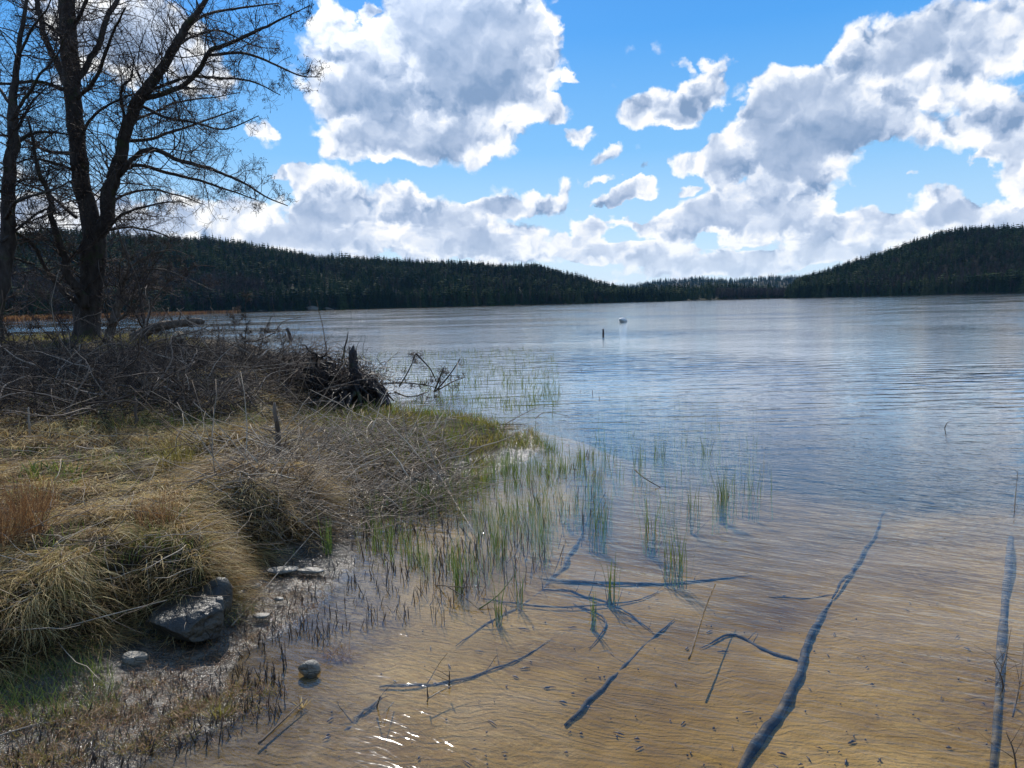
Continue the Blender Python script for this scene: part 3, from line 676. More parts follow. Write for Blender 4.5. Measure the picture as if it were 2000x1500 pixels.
# ---- big alder with two stems
Yt = 19.0
base = D(168, 690, Yt); bz = float(hf(base[0], base[1])); base[2] = bz
def L(p, a=Yt, b=Yt, **k): return limb_pts(p, a, b, **k)
stemA = L([(166,700,40),(167,672,31),(170,640,26),(172,600,25),(176,540,24),(182,480,25),(178,430,19),(163,370,17),(152,300,15.5),(144,210,16),(136,110,16.5),(130,0,15),(122,-130,12),(128,-300,8),(140,-420,4)], n=60, wob=.015)
stemB = L([(183,500,19),(190,450,16),(203,395,14.5),(222,330,13.5),(246,250,12),(272,185,11.5),(318,112,9.5),(355,55,8),(398,0,6),(440,-70,4),(470,-140,2)], Yt, Yt-1.2, n=50)
limbs = [
 L([(232,345,6),(262,300,6),(298,290,5.5),(350,314,5),(410,332,4),(470,355,3),(520,385,2),(562,402,1)], Yt-.3, Yt-2.5),
 L([(230,338,5),(268,322,4.6),(330,335,4),(395,352,3.2),(450,372,2.2),(505,392,1)], Yt-.3, Yt+1.8),
 L([(282,190,7),(335,180,6),(385,142,6),(408,104,5.5),(440,90,5),(500,62,3.6),(560,32,2),(606,10,1)], Yt-.5, Yt-2.6),
 L([(408,108,4),(470,104,3.4),(530,122,2.6),(585,148,1.8),(625,150,.9)], Yt-1.3, Yt-3),
 L([(352,58,4.5),(400,30,3.6),(470,15,2.6),(545,6,1.2)], Yt-.8, Yt+1.5),
 L([(292,178,4),(360,150,3.6),(430,151,3),(490,156,2.2),(548,186,1)], Yt-.5, Yt+1.2),
 L([(238,275,4.5),(290,272,4),(345,258,3.2),(400,236,2.4),(462,214,1.2)], Yt-.5, Yt+2),
 L([(272,205,4),(330,232,3.4),(382,240,2.8),(440,252,2),(505,226,1)], Yt-.5, Yt-2.8),
 L([(246,255,4),(236,195,4),(238,170,3.4),(256,152,2.4),(262,110,1)], Yt-.5, Yt-1.5),
 L([(206,452,4),(240,420,3.4),(290,402,2.4),(345,394,1.6),(375,402,.8)], Yt-.2, Yt-2),
 L([(206,450,3),(250,445,2.6),(300,452,2),(345,470,1)], Yt-.2, Yt-1.6),
 L([(215,400,3.4),(250,380,3),(300,372,2.4),(350,382,1.6),(400,400,.9)], Yt-.2, Yt+1.8),
 L([(250,240,3.5),(300,220,3),(350,200,2.4),(420,190,1.4),(470,180,.8)], Yt-.5, Yt+2.6),
 L([(330,100,3.5),(380,70,3),(430,60,2.4),(500,90,1.4),(545,95,.8)], Yt-.7, Yt+2.4),
 L([(142,205,9),(118,160,8),(98,110,7.5),(80,55,7),(66,0,6),(50,-80,4),(45,-150,2)], Yt, Yt+1.5),
 L([(148,165,8),(172,130,7),(200,80,6.5),(212,40,6),(236,0,5),(270,-70,3),(300,-130,1.5)], Yt, Yt+1.6),
 L([(148,195,5),(190,150,4.6),(208,100,4),(225,55,3),(245,15,2)], Yt, Yt-1.8),
 L([(155,275,4),(185,225,3.4),(225,200,2.6),(262,182,1.4)], Yt, Yt-1.2),
 L([(128,175,5),(70,160,4),(10,165,3),(-60,150,2)], Yt, Yt-2),
 L([(150,300,5),(95,292,4),(45,270,3),(-10,262,2)], Yt, Yt+1.5),
 L([(158,340,4),(110,318,3.4),(60,310,2.6),(0,330,1.4)], Yt, Yt-2.2),
 L([(165,600,9),(140,535,9),(122,480,8),(105,430,7.4),(92,380,6.4),(76,335,5.4),(66,285,4),(55,230,2.4)], Yt-.3, Yt-2),
 L([(160,598,7),(128,572,6),(98,535,5),(70,490,4.6),(40,462,4),(0,447,3),(-40,438,2)], Yt-.3, Yt-1.6),
 L([(66,515,3),(30,505,2.4),(-20,492,1.6)], Yt-1.0, Yt-2),
 L([(150,425,4),(115,395,3.4),(75,370,2.6),(40,358,1.6)], Yt, Yt+1.8),
 L([(148,100,4),(110,60,3.4),(80,40,2.4),(30,30,1.4)], Yt, Yt-1.8),
 L([(140,60,5),(165,10,4.4),(180,-60,3.2),(190,-140,1.6)], Yt, Yt-1.4),
]
tree_thing('alder_tree', 'big bare alder whose dark trunk forks into two stems above the brushwood', tuple(base), [stemA, stemB], limbs, dens=1.55, rtw=.95)
# ---- alder at the picture's left edge
Y2 = 17.0; b2_ = D(-12, 690, Y2); b2_[2] = float(hf(b2_[0], b2_[1]))
def L2(p, a=Y2, b=Y2, **k): return limb_pts(p, a, b, **k)
tr2 = L2([(-14,700,24),(-12,620,19),(-6,540,17),(4,470,15),(8,400,13.5),(14,300,11),(19,210,9),(24,140,7),(38,70,5.5),(50,0,4),(62,-90,3),(66,-170,1.5)], n=50)
lb2 = [L2([(12,425,5),(28,395,4.4),(60,382,3.6),(100,372,2.6),(145,350,1.4)], Y2, Y2-1.6), L2([(14,300,5),(40,272,4.4),(80,258,3.4),(130,262,2.2),(165,270,1)], Y2, Y2+1.4),
 L2([(17,240,4.4),(50,190,4),(75,150,3),(110,110,2),(130,60,1)], Y2, Y2-1.4), L2([(14,280,4),(35,245,3.6),(62,200,2.6),(90,170,1.4)], Y2, Y2+1.6),
 L2([(8,380,4),(-30,350,3),(-80,330,2)], Y2, Y2-1), L2([(18,200,4),(-20,150,3),(-70,100,2)], Y2, Y2+1), L2([(30,120,3.6),(60,60,3),(90,20,2.2),(110,-30,1.2)], Y2, Y2-1.2),
 L2([(4,470,4),(40,440,3.4),(85,410,2.4),(120,420,1.2)], Y2, Y2+1.2)]
tree_thing('alder_tree', 'slimmer bare alder standing left of the big forked one', tuple(b2_), [tr2], lb2, dens=1.4, rtw=.95)
# ---- small leaning crooked tree right of the alder
Y3 = 18.5; b3_ = D(205, 668, Y3); b3_[2] = float(hf(b3_[0], b3_[1]))
def L3(p, a=Y3, b=Y3, **k): return limb_pts(p, a, b, **k)
tr3 = L3([(203,676,11),(210,645,9),(220,612,9),(230,582,8),(240,550,7),(246,525,4)], n=24, wob=.05)
lb3 = [L3([(215,632,4),(235,620,4),(252,598,3),(262,560,2.4),(285,520,1.6),(300,480,1)], Y3, Y3-1.5), L3([(238,560,3),(252,520,2.6),(240,480,2.2),(228,440,1.6),(215,410,1)], Y3, Y3-.8),
 L3([(240,550,3),(275,530,2.6),(320,528,2),(370,545,1.4),(420,570,.8)], Y3, Y3-2.2), L3([(228,590,3),(262,570,2.4),(300,562,1.8),(350,580,1)], Y3, Y3+1.4), L3([(244,530,2.4),(290,500,2),(340,490,1.4),(380,505,.8)], Y3, Y3-1.2)]
tree_thing('crooked_tree', 'small crooked leaning tree with reddish bark behind the forked alder', tuple(b3_), [tr3], lb3, dens=1.5, l1=.95, bark='dead_wood', catkins=False)
# ---- thin bush stems
def bush(px, py, Y, stems, label, name='bare_bush', l1=.55, dens=1.6, mat_='twig_bark', r=2.2, rtw=.8):
    b = D(px, py, Y); b[2] = float(hf(b[0], b[1])) if b[0] > HX0 and b[0] < HX1 else 0; root = thing(name, label, 'bush', tuple(b)); al = []
    for st in stems:
        p = limb_pts([(x, y, max(.5, r*(1-i/len(st)*.8))) for i, (x, y) in enumerate(st)], Y+.3*RNG.standard_normal(), Y+.8*RNG.standard_normal(), wob=.1)
        p[:, :3] -= b; p[0, 2] = min(p[0, 2], -.05); al.append(p)
        mb = MB(); mb.tubes(p[None, :, :3], p[None, :, 3], 5); mb.build('stem', M[mat_], parent=root)
    bare_crown(root, al, dens, l1, False, name='twigs', mat_=mat_, rtw=rtw); return root
bush(285, 665, 17, [[(285,665),(282,625),(270,560),(250,500),(235,440)], [(283,640),(275,600),(280,560),(300,520),(330,480)], [(284,650),(262,610),(240,590),(215,560)], [(286,645),(300,590),(340,540),(380,520),(420,520)]], 'bare bush with long arching stems between forked alder and open lake', l1=.7)
bush(490, 740, 13, [[(490,745),(478,690),(480,640),(478,600),(484,560)], [(488,745),(470,690),(458,640),(455,600)], [(492,745),(505,690),(520,640),(535,610)]], 'slender bare shrub standing in front of the far lake edge, left of the root pile', l1=.35, dens=2.4, r=1.5)
bush(130, 690, 14, [[(130,700),(120,640),(100,600),(75,560),(55,520)], [(130,700),(135,650),(110,610),(115,560)], [(128,700),(100,660),(80,640),(50,600)]], 'low bare bush in front of the forked alder trunk, left side', l1=.5, r=2)
bush(560, 760, 12, [[(560,760),(555,700),(548,660),(540,630)], [(560,760),(580,710),(600,690)], [(560,760),(535,720),(520,690)], [(565,760),(575,720),(568,690)]], 'small tangled shrub beside the dark root pile', l1=.4, r=1.6)
bush(30, 720, 12, [[(30,740),(25,690),(10,640),(-5,600)], [(30,740),(50,690),(60,650),(80,620)], [(30,740),(10,700),(-20,680)]], 'spiky bare bush at the left edge of the brushwood', l1=.5, r=1.6)
bush(400, 740, 13, [[(400,745),(395,700),(380,650),(372,620)], [(400,745),(420,700),(425,660),(440,630)], [(400,745),(405,700),(410,670)]], 'thin bare shrub with upright stems in the middle of the brushwood', l1=.4, r=1.4)
bush(245, 790, 10, [[(245,790),(235,740),(215,690),(205,640)], [(245,790),(262,740),(280,700),(300,670)], [(245,790),(250,730),(240,690)], [(245,790),(225,760),(190,730)]], 'loose grey bush rising from the front of the brushwood', l1=.4, r=1.3)

# ================================================================== grass, reeds, brushwood
leafmat('dry_grass', [(0, (.075, .044, .020)), (.25, (.18, .105, .038)), (.55, (.42, .275, .100)), (.8, (.64, .48, .19)), (.93, (.70, .57, .31)), (1, (.22, .20, .05))], .65, .42, .3)
leafmat('moss_grass', [(0, (.07, .050, .014)), (.4, (.20, .165, .030)), (.75, (.34, .29, .050)), (1, (.44, .33, .10))], .7, .35, .3)
leafmat('green_grass', [(0, (.055, .085, .015)), (.5, (.12, .175, .028)), (.85, (.20, .25, .045)), (1, (.30, .26, .08))], .55, .4, .4)
leafmat('reed_green', [(0, (.050, .085, .018)), (.45, (.10, .165, .030)), (.8, (.17, .23, .05)), (1, (.26, .22, .09))], .5, .4, .4)
leafmat('stubble', [(0, (.015, .009, .006)), (.6, (.045, .026, .016)), (1, (.11, .06, .035))], .5, .1, .5)
leafmat('russet_grass', [(0, (.10, .045, .02)), (.5, (.20, .10, .04)), (1, (.36, .22, .10))], .65, .3, .3)

BANKa = np.array(BANK)
def polar_pts(n, az0, az1, r0, r1, p=1.0):
    a = np.radians(az0)+(np.radians(az1-az0))*RNG.random(n); r = r0*(r1/r0)**(RNG.random(n)**p); return r*np.sin(a), r*np.cos(a)
def inpx(x, y, poly, z=None):
    z = hf(x, y) if z is None else z+0*x
    px, py = proj(np.stack([x, y, z], -1)); return inpoly(px, py, poly)
def scatter_px(poly, n, z=None, over=6, r0=2.0, r1=30, maxtry=12):
    """world points (even in angle and log distance) whose ground spot lies inside the outline"""
    xs, ys = [], []; got = 0
    pa_ = [p[0] for p in poly]; a0 = math.degrees(math.atan((min(pa_)-1000)/1500.))-2; a1 = math.degrees(math.atan((max(pa_)-1000)/1500.))+2
    for _ in range(maxtry):
        x, y = polar_pts(n*over, a0, a1, r0, r1); k = inpx(x, y, poly, z); xs.append(x[k]); ys.append(y[k]); got += k.sum()
        if got >= n: break
    return np.concatenate(xs)[:n], np.concatenate(ys)[:n]
def lay_blades(mb, x, y, ang, L, wdt, lift, npt=6, hang=.6, wob=.25, rnd=None, clear=.006):
    """grass lying over the ground: arches up a little, runs along ang, hangs over edges"""
    K = len(x); P_ = np.zeros((K, npt, 3)); P_[:, 0, 0] = x; P_[:, 0, 1] = y; P_[:, 0, 2] = hf(x, y)-.01
    a = ang.copy(); st = L/(npt-1)
    for k in range(1, npt):
        a = a+wob*RNG.standard_normal(K); t = k/(npt-1)
        up = lift*(1-1.9*t)                                  # slope
        ch = np.sqrt(1/(1+up**2)); P_[:, k, 0] = P_[:, k-1, 0]+np.cos(a)*st*ch; P_[:, k, 1] = P_[:, k-1, 1]+np.sin(a)*st*ch
        g = hf(P_[:, k, 0], P_[:, k, 1])
        z = P_[:, k-1, 2]+up*st*ch
        drop = P_[:, k-1, 2]-hang*st*1.5
        zz = np.maximum(g+clear*(1+RNG.random(K)*3), np.minimum(z, 1e9)); zz = np.where(z < g, np.maximum(g+clear, drop), zz); P_[:, k, 2] = np.maximum(zz, drop)
        # steep fall: pull the blade in under the lip
        fall = (P_[:, k-1, 2]-P_[:, k, 2]) > st*.8
        P_[fall, k, 0] = P_[fall, k-1, 0]+np.cos(a[fall])*st[fall]*.35; P_[fall, k, 1] = P_[fall, k-1, 1]+np.sin(a[fall])*st[fall]*.35
    s = np.stack([-np.sin(ang), np.cos(ang), .5*RNG.standard_normal(K)], -1)
    mb.blades(P_, wdt, norm(s), rnd)
def up_blades(mb, x, y, L, wdt, lean, npt=5, z=None, rnd=None, curve=.35, wob=.05):
    K = len(x); z = hf(x, y) if z is None else z
    a = RNG.random(K)*6.283; d = np.stack([np.cos(a)*lean, np.sin(a)*lean, np.ones(K)], -1)
    P_ = np.zeros((K, npt, 3)); P_[:, 0] = np.stack([x, y, z-.01], -1); st = (L/(npt-1))[:, None]; d = norm(d)
    for k in range(1, npt):
        d = norm(d+np.stack([np.cos(a)*curve, np.sin(a)*curve, np.full(K, -curve*.5)], -1)/npt*RNG.random((K, 1))*2+wob*RNG.standard_normal((K, 3))); P_[:, k] = P_[:, k-1]+d*st
    s = np.stack([-np.sin(a), np.cos(a), np.zeros(K)], -1); s = norm(s+.6*RNG.standard_normal((K, 3)))
    mb.blades(P_, wdt, s, rnd)
def gradangle(x, y, poly):
    e = .03; gx_ = sdf(x+e, y, poly)-sdf(x-e, y, poly); gy_ = sdf(x, y+e, poly)-sdf(x, y-e, poly); return np.arctan2(-gy_, -gx_)

# ---- dry grass on the bank -------------------------------------------------
mb = MB()
def bank_pts(n, r0, r1, lo=-.05, hi=9, az=(-40, 0)):
    x, y = polar_pts(n, az[0], az[1], r0, r1); s = sdf(x, y, BANK); k = (s > lo) & (s < hi); return x[k], y[k], s[k]
x, y, s = bank_pts(64000, 2.2, 13)
flow = 2.6*fbm(x*.55, y*.55, 2, 41)*2+math.radians(-60)
out_ = gradangle(x, y, BANK); wgt = np.exp(-(np.maximum(s, 0)/.28)**2)
ang = np.arctan2(np.sin(flow)*(1-wgt)+np.sin(out_)*wgt, np.cos(flow)*(1-wgt)+np.cos(out_)*wgt)+.45*RNG.standard_normal(len(x))
tone = np.clip(.50+1.1*fbm(x*1.3, y*1.3, 3, 55)+.25*RNG.standard_normal(len(x)), 0, 1)
Lh = (.12+.22*RNG.random(len(x)))
dens_k = fbm(x*3.1, y*3.1, 2, 61) > -.13
i = np.where(dens_k)[0]
lay_blades(mb, x[i], y[i], ang[i], Lh[i]*np.clip(np.hypot(x[i], y[i])/5, .8, 1.4), .0026*np.clip(np.hypot(x[i], y[i])/4, 1, 3)*(.7+.8*RNG.random(len(i))), .25+.5*RNG.random(len(i)), rnd=tone[i])
# tussocks: blades that rise from a crown and fall outwards
def tussock(mb, cx, cy, rad, n, L, lift=1.5, rnd0=.5, w_=.0028, bias=None, sprd=.18):
    a = RNG.random(n)*6.283 if bias is None else bias+.55*RNG.standard_normal(n); r = rad*np.sqrt(RNG.random(n))
    b = RNG.random(n)*6.283; X_, Y_ = cx+r*np.cos(b), cy+r*np.sin(b)
    lay_blades(mb, X_, Y_, a, L*(.6+.7*RNG.random(n)), w_*(.7+.8*RNG.random(n)), lift*(.4+.9*RNG.random(n)), npt=7, wob=.12, rnd=np.clip(rnd0+sprd*RNG.standard_normal(n), 0, 1))
x, y, s = bank_pts(2600, 2.6, 12, .02, 9)
i = RNG.permutation(len(x))[:300]
for k in i:
    r = math.hypot(x[k], y[k]); edge = s[k] < .25
    b = float(gradangle(x[k:k+1], y[k:k+1], BANK)[0]) if edge else (None if RNG.random() < .5 else float(RNG.normal(-1.2, .8)))
    tussock(mb, x[k], y[k], .05+.04*RNG.random(), 75, .20+.13*RNG.random()*(1.2 if r > 5 else 1), 1.0+.9*RNG.random(), .35+.5*RNG.random(), .0026*max(1, r/4.5), b)
# fringe hanging over the lip of the bank
x, y, s = bank_pts(160000, 2.6, 9, .03, .17); k = RNG.permutation(len(x))[:5200]; x, y = x[k], y[k]
lay_blades(mb, x, y, gradangle(x, y, BANK)+.5*RNG.standard_normal(len(x)), .09+.2*RNG.random(len(x))**1.5, .0026*(.8+.7*RNG.random(len(x))), .35+.4*RNG.random(len(x)), npt=8, hang=1.0, wob=.20, rnd=np.clip(.35+.9*fbm(x*4, y*4, 2, 66)+.25*RNG.standard_normal(len(x)), 0, 1))
# big combed bundle falling from the second tussock
for (px, py, a_, nn) in [(480,915,-2.35,420),(440,930,-2.4,260),(520,925,-2.1,260),(590,935,-1.3,300)]:
    q = land_at(px, py); tussock(mb, q[0], q[1], .10, nn, .52, 1.1, .42, .0032, math.radians(math.degrees(a_)), .15)
mb.build('dry_grass', M['dry_grass'], kind='stuff', label='blond dead grass lying in tufts over the bank')

# mossy short grass cushions and green sprouts on the bank
mb = MB(); mg = MB()
x, y, s = bank_pts(120000, 2.3, 11, .0, 9); k = fbm(x*1.4, y*1.4, 3, 71) > .02; x, y = x[k][:34000], y[k][:34000]
up_blades(mb, x, y, .018+.035*RNG.random(len(x)), .0028*np.clip(np.hypot(x, y)/4, 1, 2.5), .5, 3)
x, y = scatter_px([(330,1075),(440,1060),(480,1120),(470,1190),(380,1120)], 2200); up_blades(mb, x, y, .02+.03*RNG.random(len(x)), np.full(len(x), .0028), .5, 3)
mb.build('mossy_grass', M['moss_grass'], kind='stuff', label='short yellow green moss and grass cushions on the bank')
x, y, s = bank_pts(60000, 2.3, 12, -.1, 9); k = fbm(x*2.4, y*2.4, 2, 75) > .16; x, y = x[k][:2600], y[k][:2600]
up_blades(mg, x, y, .05+.10*RNG.random(len(x)), .0030*np.clip(np.hypot(x, y)/4, 1, 2.5), .3, 4)
x, y = scatter_px([(-50,1180),(60,1230),(190,1260),(240,1370),(100,1420),(-60,1400)], 900); up_blades(mg, x, y, .05+.09*RNG.random(len(x)), np.full(len(x), .0032), .4, 4)
mg.build('green_sprouts', M['green_grass'], kind='stuff', label='fresh green blades sprouting through the dead grass')

# ---- low grassy spit between the bank and the open water -------------------
SPIT = [(600,800),(700,800),(860,808),(960,826),(1045,846),(1068,868),(1000,905),(930,960),(860,975),(780,985),(650,1000),(640,900)]
mb = MB(); x, y = scatter_px(SPIT, 24000); r = np.hypot(x, y)
dk = (fbm(x*2.0, y*2.0, 3, 81) > -.12) & ~(inpx(x, y, [(500,850),(620,825),(780,835),(890,870),(930,950),(900,1000),(640,1010),(540,900)]) & (RNG.random(len(x)) < .72)); x, y, r = x[dk], y[dk], r[dk]
up_blades(mb, x, y, (.05+.13*RNG.random(len(x)))*(1+.5*fbm(x*3, y*3, 2, 83)), .0030*np.clip(r/4, 1, 3), .35, 4)
mb.build('spit_grass', M['moss_grass'], kind='stuff', label='thick olive grass on the low spit beside the bank')
mb = MB(); x, y = scatter_px([(560,800),(700,795),(860,808),(960,826),(1068,868),(1100,900),(1090,1010),(1000,1060),(900,1020),(800,960),(700,900)], 7000); r = np.hypot(x, y)
dk = fbm(x*2.6, y*2.6, 3, 85) > -.02; x, y, r = x[dk], y[dk], r[dk]
up_blades(mb, x, y, (.10+.16*RNG.random(len(x))), .0034*np.clip(r/4.5, 1, 3), .22, 5, z=np.maximum(hf(x, y), -.03))
mb.build('sedge', M['green_grass'], kind='stuff', label='bright green sedge at the water edge of the spit')

# ---- thin reeds standing in the shallows (too many to count) ---------------
mb = MB()
DENSE = [(700,990),(800,960),(900,930),(1040,870),(1180,885),(1190,1040),(1080,1100),(960,1130),(820,1120),(700,1080)]
x, y = scatter_px(DENSE, 1150, z=0.0*0); 
def reeds_at(mb, x, y, L, w_, lean=.12, rnd=None):
    zb = hf(x, y)-.01; P_ = []
    K = len(x); a = RNG.random(K)*6.283; d = norm(np.stack([np.cos(a)*lean*RNG.random(K), np.sin(a)*lean*RNG.random(K), np.ones(K)], -1)); Lt = L-zb
    pts = np.zeros((K, 5, 3)); pts[:, 0] = np.stack([x, y, zb], -1); st = (Lt/4)[:, None]
    for k in range(1, 5):
        d = norm(d+np.stack([np.cos(a), np.sin(a), np.zeros(K)], -1)*.07*RNG.random((K, 1))*k/2+.03*RNG.standard_normal((K, 3))); pts[:, k] = pts[:, k-1]+d*st
    s_ = norm(np.stack([np.cos(a+1.5), np.sin(a+1.5), np.zeros(K)], -1)+.5*RNG.standard_normal((K, 3))); mb.blades(pts, w_, s_, rnd)
def clustered(x, y, n, sd_):
    X_ = np.repeat(x, n)+sd_*RNG.standard_normal(len(x)*n); Y_ = np.repeat(y, n)+sd_*RNG.standard_normal(len(y)*n); return X_, Y_
k = fbm(x*2.2, y*2.2, 3, 91) > -.1; x, y = clustered(x[k], y[k], 3, .035)
reeds_at(mb, x, y, .05+.17*RNG.random(len(x))**1.3, .0042*np.clip(np.hypot(x, y)/4.5, 1, 2.4))
SPARSE = [(1150,850),(1290,835),(1400,860),(1490,910),(1500,1010),(1400,1060),(1290,1060),(1160,1000)]
x, y = scatter_px(SPARSE, 80); x, y = clustered(x, y, 6, .06); reeds_at(mb, x, y, .05+.20*RNG.random(len(x)), .0052*np.clip(np.hypot(x, y)/5, 1, 2))
x, y = scatter_px([(860,740),(960,760),(1140,820),(1180,860),(1040,850),(900,800),(760,800)], 12); x, y = clustered(x, y, 3, .08); reeds_at(mb, x, y, .04+.12*RNG.random(len(x)), .0040*np.clip(np.hypot(x, y)/6, 1, 3))
x, y = scatter_px([(520,640),(760,640),(760,700),(540,690)], 14, z=0.0, r1=45); reeds_at(mb, x, y, .1+.3*RNG.random(len(x)), np.full(len(x), .012))
mb.build('thin_reeds', M['reed_green'], kind='stuff', label='thin green reeds growing out of the shallow water')

# dead stalk stubble in mud and shallows
mb = MB()
def stub(poly, n, lo, hi, z=None, r_=.0026):
    x, y = scatter_px(poly, n, z=z); zb = hf(x, y)-.01; K = len(x)
    P_, R_ = grow(np.stack([x, y, zb], -1), np.stack([.22*RNG.standard_normal(K), .22*RNG.standard_normal(K), np.ones(K)], -1), np.maximum(-zb, 0)+lo+(hi-lo)*RNG.random(K), r_*(.6+.7*RNG.random(K))*np.clip(np.hypot(x, y)/4.5, 1, 2.2), 3, .05, r1=.7); mb.tubes(P_, R_, 4)
stub([(470,1150),(640,1070),(780,1000),(1000,1090),(860,1230),(700,1250),(560,1250)], 330, .02, .075)
stub([(60,1330),(260,1320),(480,1310),(560,1290),(560,1400),(400,1470),(200,1520),(0,1520)], 520, .012, .055)
stub([(700,1050),(1150,900),(1180,1060),(1000,1180),(820,1180)], 300, .03, .09)
stub([(400,1180),(600,1150),(700,1260),(480,1290)], 110, .02, .06)
mb.build('stalk_stubble', M['stubble'], kind='stuff', label='dark dead stalk stubble poking out of mud and water')
# tufts on the mud at the lower left
mb = MB(); mr = MB()
for poly, n in (([(0,1300),(230,1330),(430,1350),(560,1300),(540,1380),(400,1440),(180,1500),(0,1500)], 88), ([(-60,1360),(160,1400),(180,1500),(-60,1520)], 30)):
    x, y = scatter_px(poly, n); X_, Y_ = clustered(x, y, 26, .022); up_blades(mb, X_, Y_, .02+.06*RNG.random(len(X_)), np.full(len(X_), .0030), .6, 4, curve=.7)
    X_, Y_ = clustered(x, y, 16, .035); lay_blades(mr, X_, Y_, RNG.random(len(X_))*6.28, .03+.07*RNG.random(len(X_)), np.full(len(X_), .0032), .3+.5*RNG.random(len(X_)))
mb.build('mud_tufts', M['moss_grass'], kind='stuff', label='small grass tufts rooted in the wet mud')
x, y = scatter_px([(470,1120),(560,1100),(660,1130),(640,1200),(500,1260),(400,1330),(560,1330),(300,1440),(120,1440)], 1500)
lay_blades(mr, x, y, RNG.random(len(x))*6.28, .03+.08*RNG.random(len(x)), np.full(len(x), .0034), .15+.3*RNG.random(len(x)))
mr.build('washed_litter', M['russet_grass'], kind='stuff', label='reddish plant litter washed onto the mud')

# ---- twig mat on the spit and over the bank --------------------------------
def lay_twigs(mb, x, y, L, r_, npt=6, wob=.12, lift=.03, ang=None, sides=4, rnd=None):
    K = len(x); a = RNG.random(K)*6.283 if ang is None else ang; dz = lift*RNG.standard_normal(K)*3; P_ = np.zeros((K, npt, 3)); h0 = np.abs(lift*RNG.standard_normal(K))*1.6+.008
    st = L/(npt-1); P_[:, 0] = np.stack([x, y, hf(x, y)+h0], -1)
    for k in range(1, npt):
        a = a+wob*RNG.standard_normal(K); P_[:, k, 0] = P_[:, k-1, 0]+np.cos(a)*st; P_[:, k, 1] = P_[:, k-1, 1]+np.sin(a)*st
        P_[:, k, 2] = np.maximum(P_[:, k-1, 2]+dz*st*3+.012*RNG.standard_normal(K)*L*2, hf(P_[:, k, 0], P_[:, k, 1])+.006)
    mb.tubes(P_, r_[:, None]*np.linspace(1, .45, npt)[None], sides, rnd)
mb = MB()
MAT = [(520,860),(620,830),(760,830),(880,870),(920,940),(900,990),(800,1010),(700,1010),(620,960),(540,900)]
x, y = scatter_px(MAT, 2600); lay_twigs(mb, x, y, .15+.5*RNG.random(len(x)), .0026+.0036*RNG.random(len(x))**2, lift=.05, sides=4)
x, y = scatter_px([(600,870),(760,840),(880,880),(920,940),(880,1000),(700,1000),(620,950)], 330); lay_twigs(mb, x, y, .3+.6*RNG.random(len(x)), .004+.005*RNG.random(len(x))**2, lift=.06, sides=5, rnd=.55+.45*RNG.random(len(x)))
x, y = scatter_px([(640,960),(860,940),(930,1000),(880,1040),(700,1060),(600,1060),(560,1010)], 420); lay_twigs(mb, x, y, .15+.35*RNG.random(len(x)), .002+.002*RNG.random(len(x)), lift=.05, sides=3)
x, y = scatter_px([(560,800),(760,800),(960,830),(1040,850),(960,870),(700,860)], 420); lay_twigs(mb, x, y, .15+.4*RNG.random(len(x)), .003+.002*RNG.random(len(x)), lift=.02, sides=3)
mb.build('twig_mat', M['pale_twigs'], kind='stuff', label='washed up mat of pale thin twigs on the spit')
mb = MB(); x, y, s = bank_pts(5200, 2.6, 12, -.02, 9); k = RNG.permutation(len(x))[:800]; x, y = x[k], y[k]
lay_twigs(mb, x, y, .15+.45*RNG.random(len(x)), (.0016+.002*RNG.random(len(x)))*np.clip(np.hypot(x, y)/5, 1, 2), lift=.03, sides=3)
# thin roots and twigs down the dark face of the second tussock
x, y = scatter_px([(460,930),(620,930),(640,1050),(540,1080),(460,1040)], 900); lay_twigs(mb, x, y, .1+.35*RNG.random(len(x)), .002+.0015*RNG.random(len(x)), lift=.05, sides=3, wob=.25)
x, y = scatter_px([(330,880),(560,850),(640,900),(650,1000),(560,1040),(420,960)], 420); lay_twigs(mb, x, y, .2+.5*RNG.random(len(x)), .0025+.004*RNG.random(len(x))**2, lift=.06, sides=4, wob=.18)
x, y = scatter_px([(0,1020),(430,1080),(480,1150),(300,1180),(0,1250)], 90); lay_twigs(mb, x, y, .15+.35*RNG.random(len(x)), .002+.002*RNG.random(len(x)), lift=.03, sides=4, wob=.12)
mb.build('scattered_twigs', M['pale_twigs'], kind='stuff', label='thin bare twigs scattered over the dead grass')

# ---- brushwood tangle ------------------------------------------------------
BR = [(-250,690),(0,680),(130,690),(330,680),(400,690),(560,705),(640,715),(700,730),(705,800),(600,815),(400,830),(150,830),(0,830),(-250,840)]
mb = MB()
x, y = scatter_px(BR, 2700, r0=6, r1=26); r = np.hypot(x, y); K = len(x); hz_ = hf(x, y)
d = np.stack([RNG.standard_normal(K), RNG.standard_normal(K), .22+.42*RNG.standard_normal(K)], -1)
P1, R1 = grow(np.stack([x, y, hz_+.10*RNG.random(K)*np.clip(r/14, .5, 1.1)], -1), d, (.35+.75*RNG.random(K))*np.clip(r/12, .6, .85), (.0028+.004*RNG.random(K)**2)*np.clip(r/11, .8, 1.5), 8, .22, (0, 0, -.5))
P1[..., 2] = np.maximum(P1[..., 2], hf(P1[..., 0], P1[..., 1])+.01); mb.tubes(P1, R1, 4)
s_, d_, l_, r_ = spawn(P1, R1, 4, .6, .45, .6); P2, R2 = grow(s_, d_, l_, np.maximum(r_, .0020), 5, .22); P2[..., 2] = np.maximum(P2[..., 2], hf(P2[..., 0], P2[..., 1])); mb.tubes(P2, R2, 3)
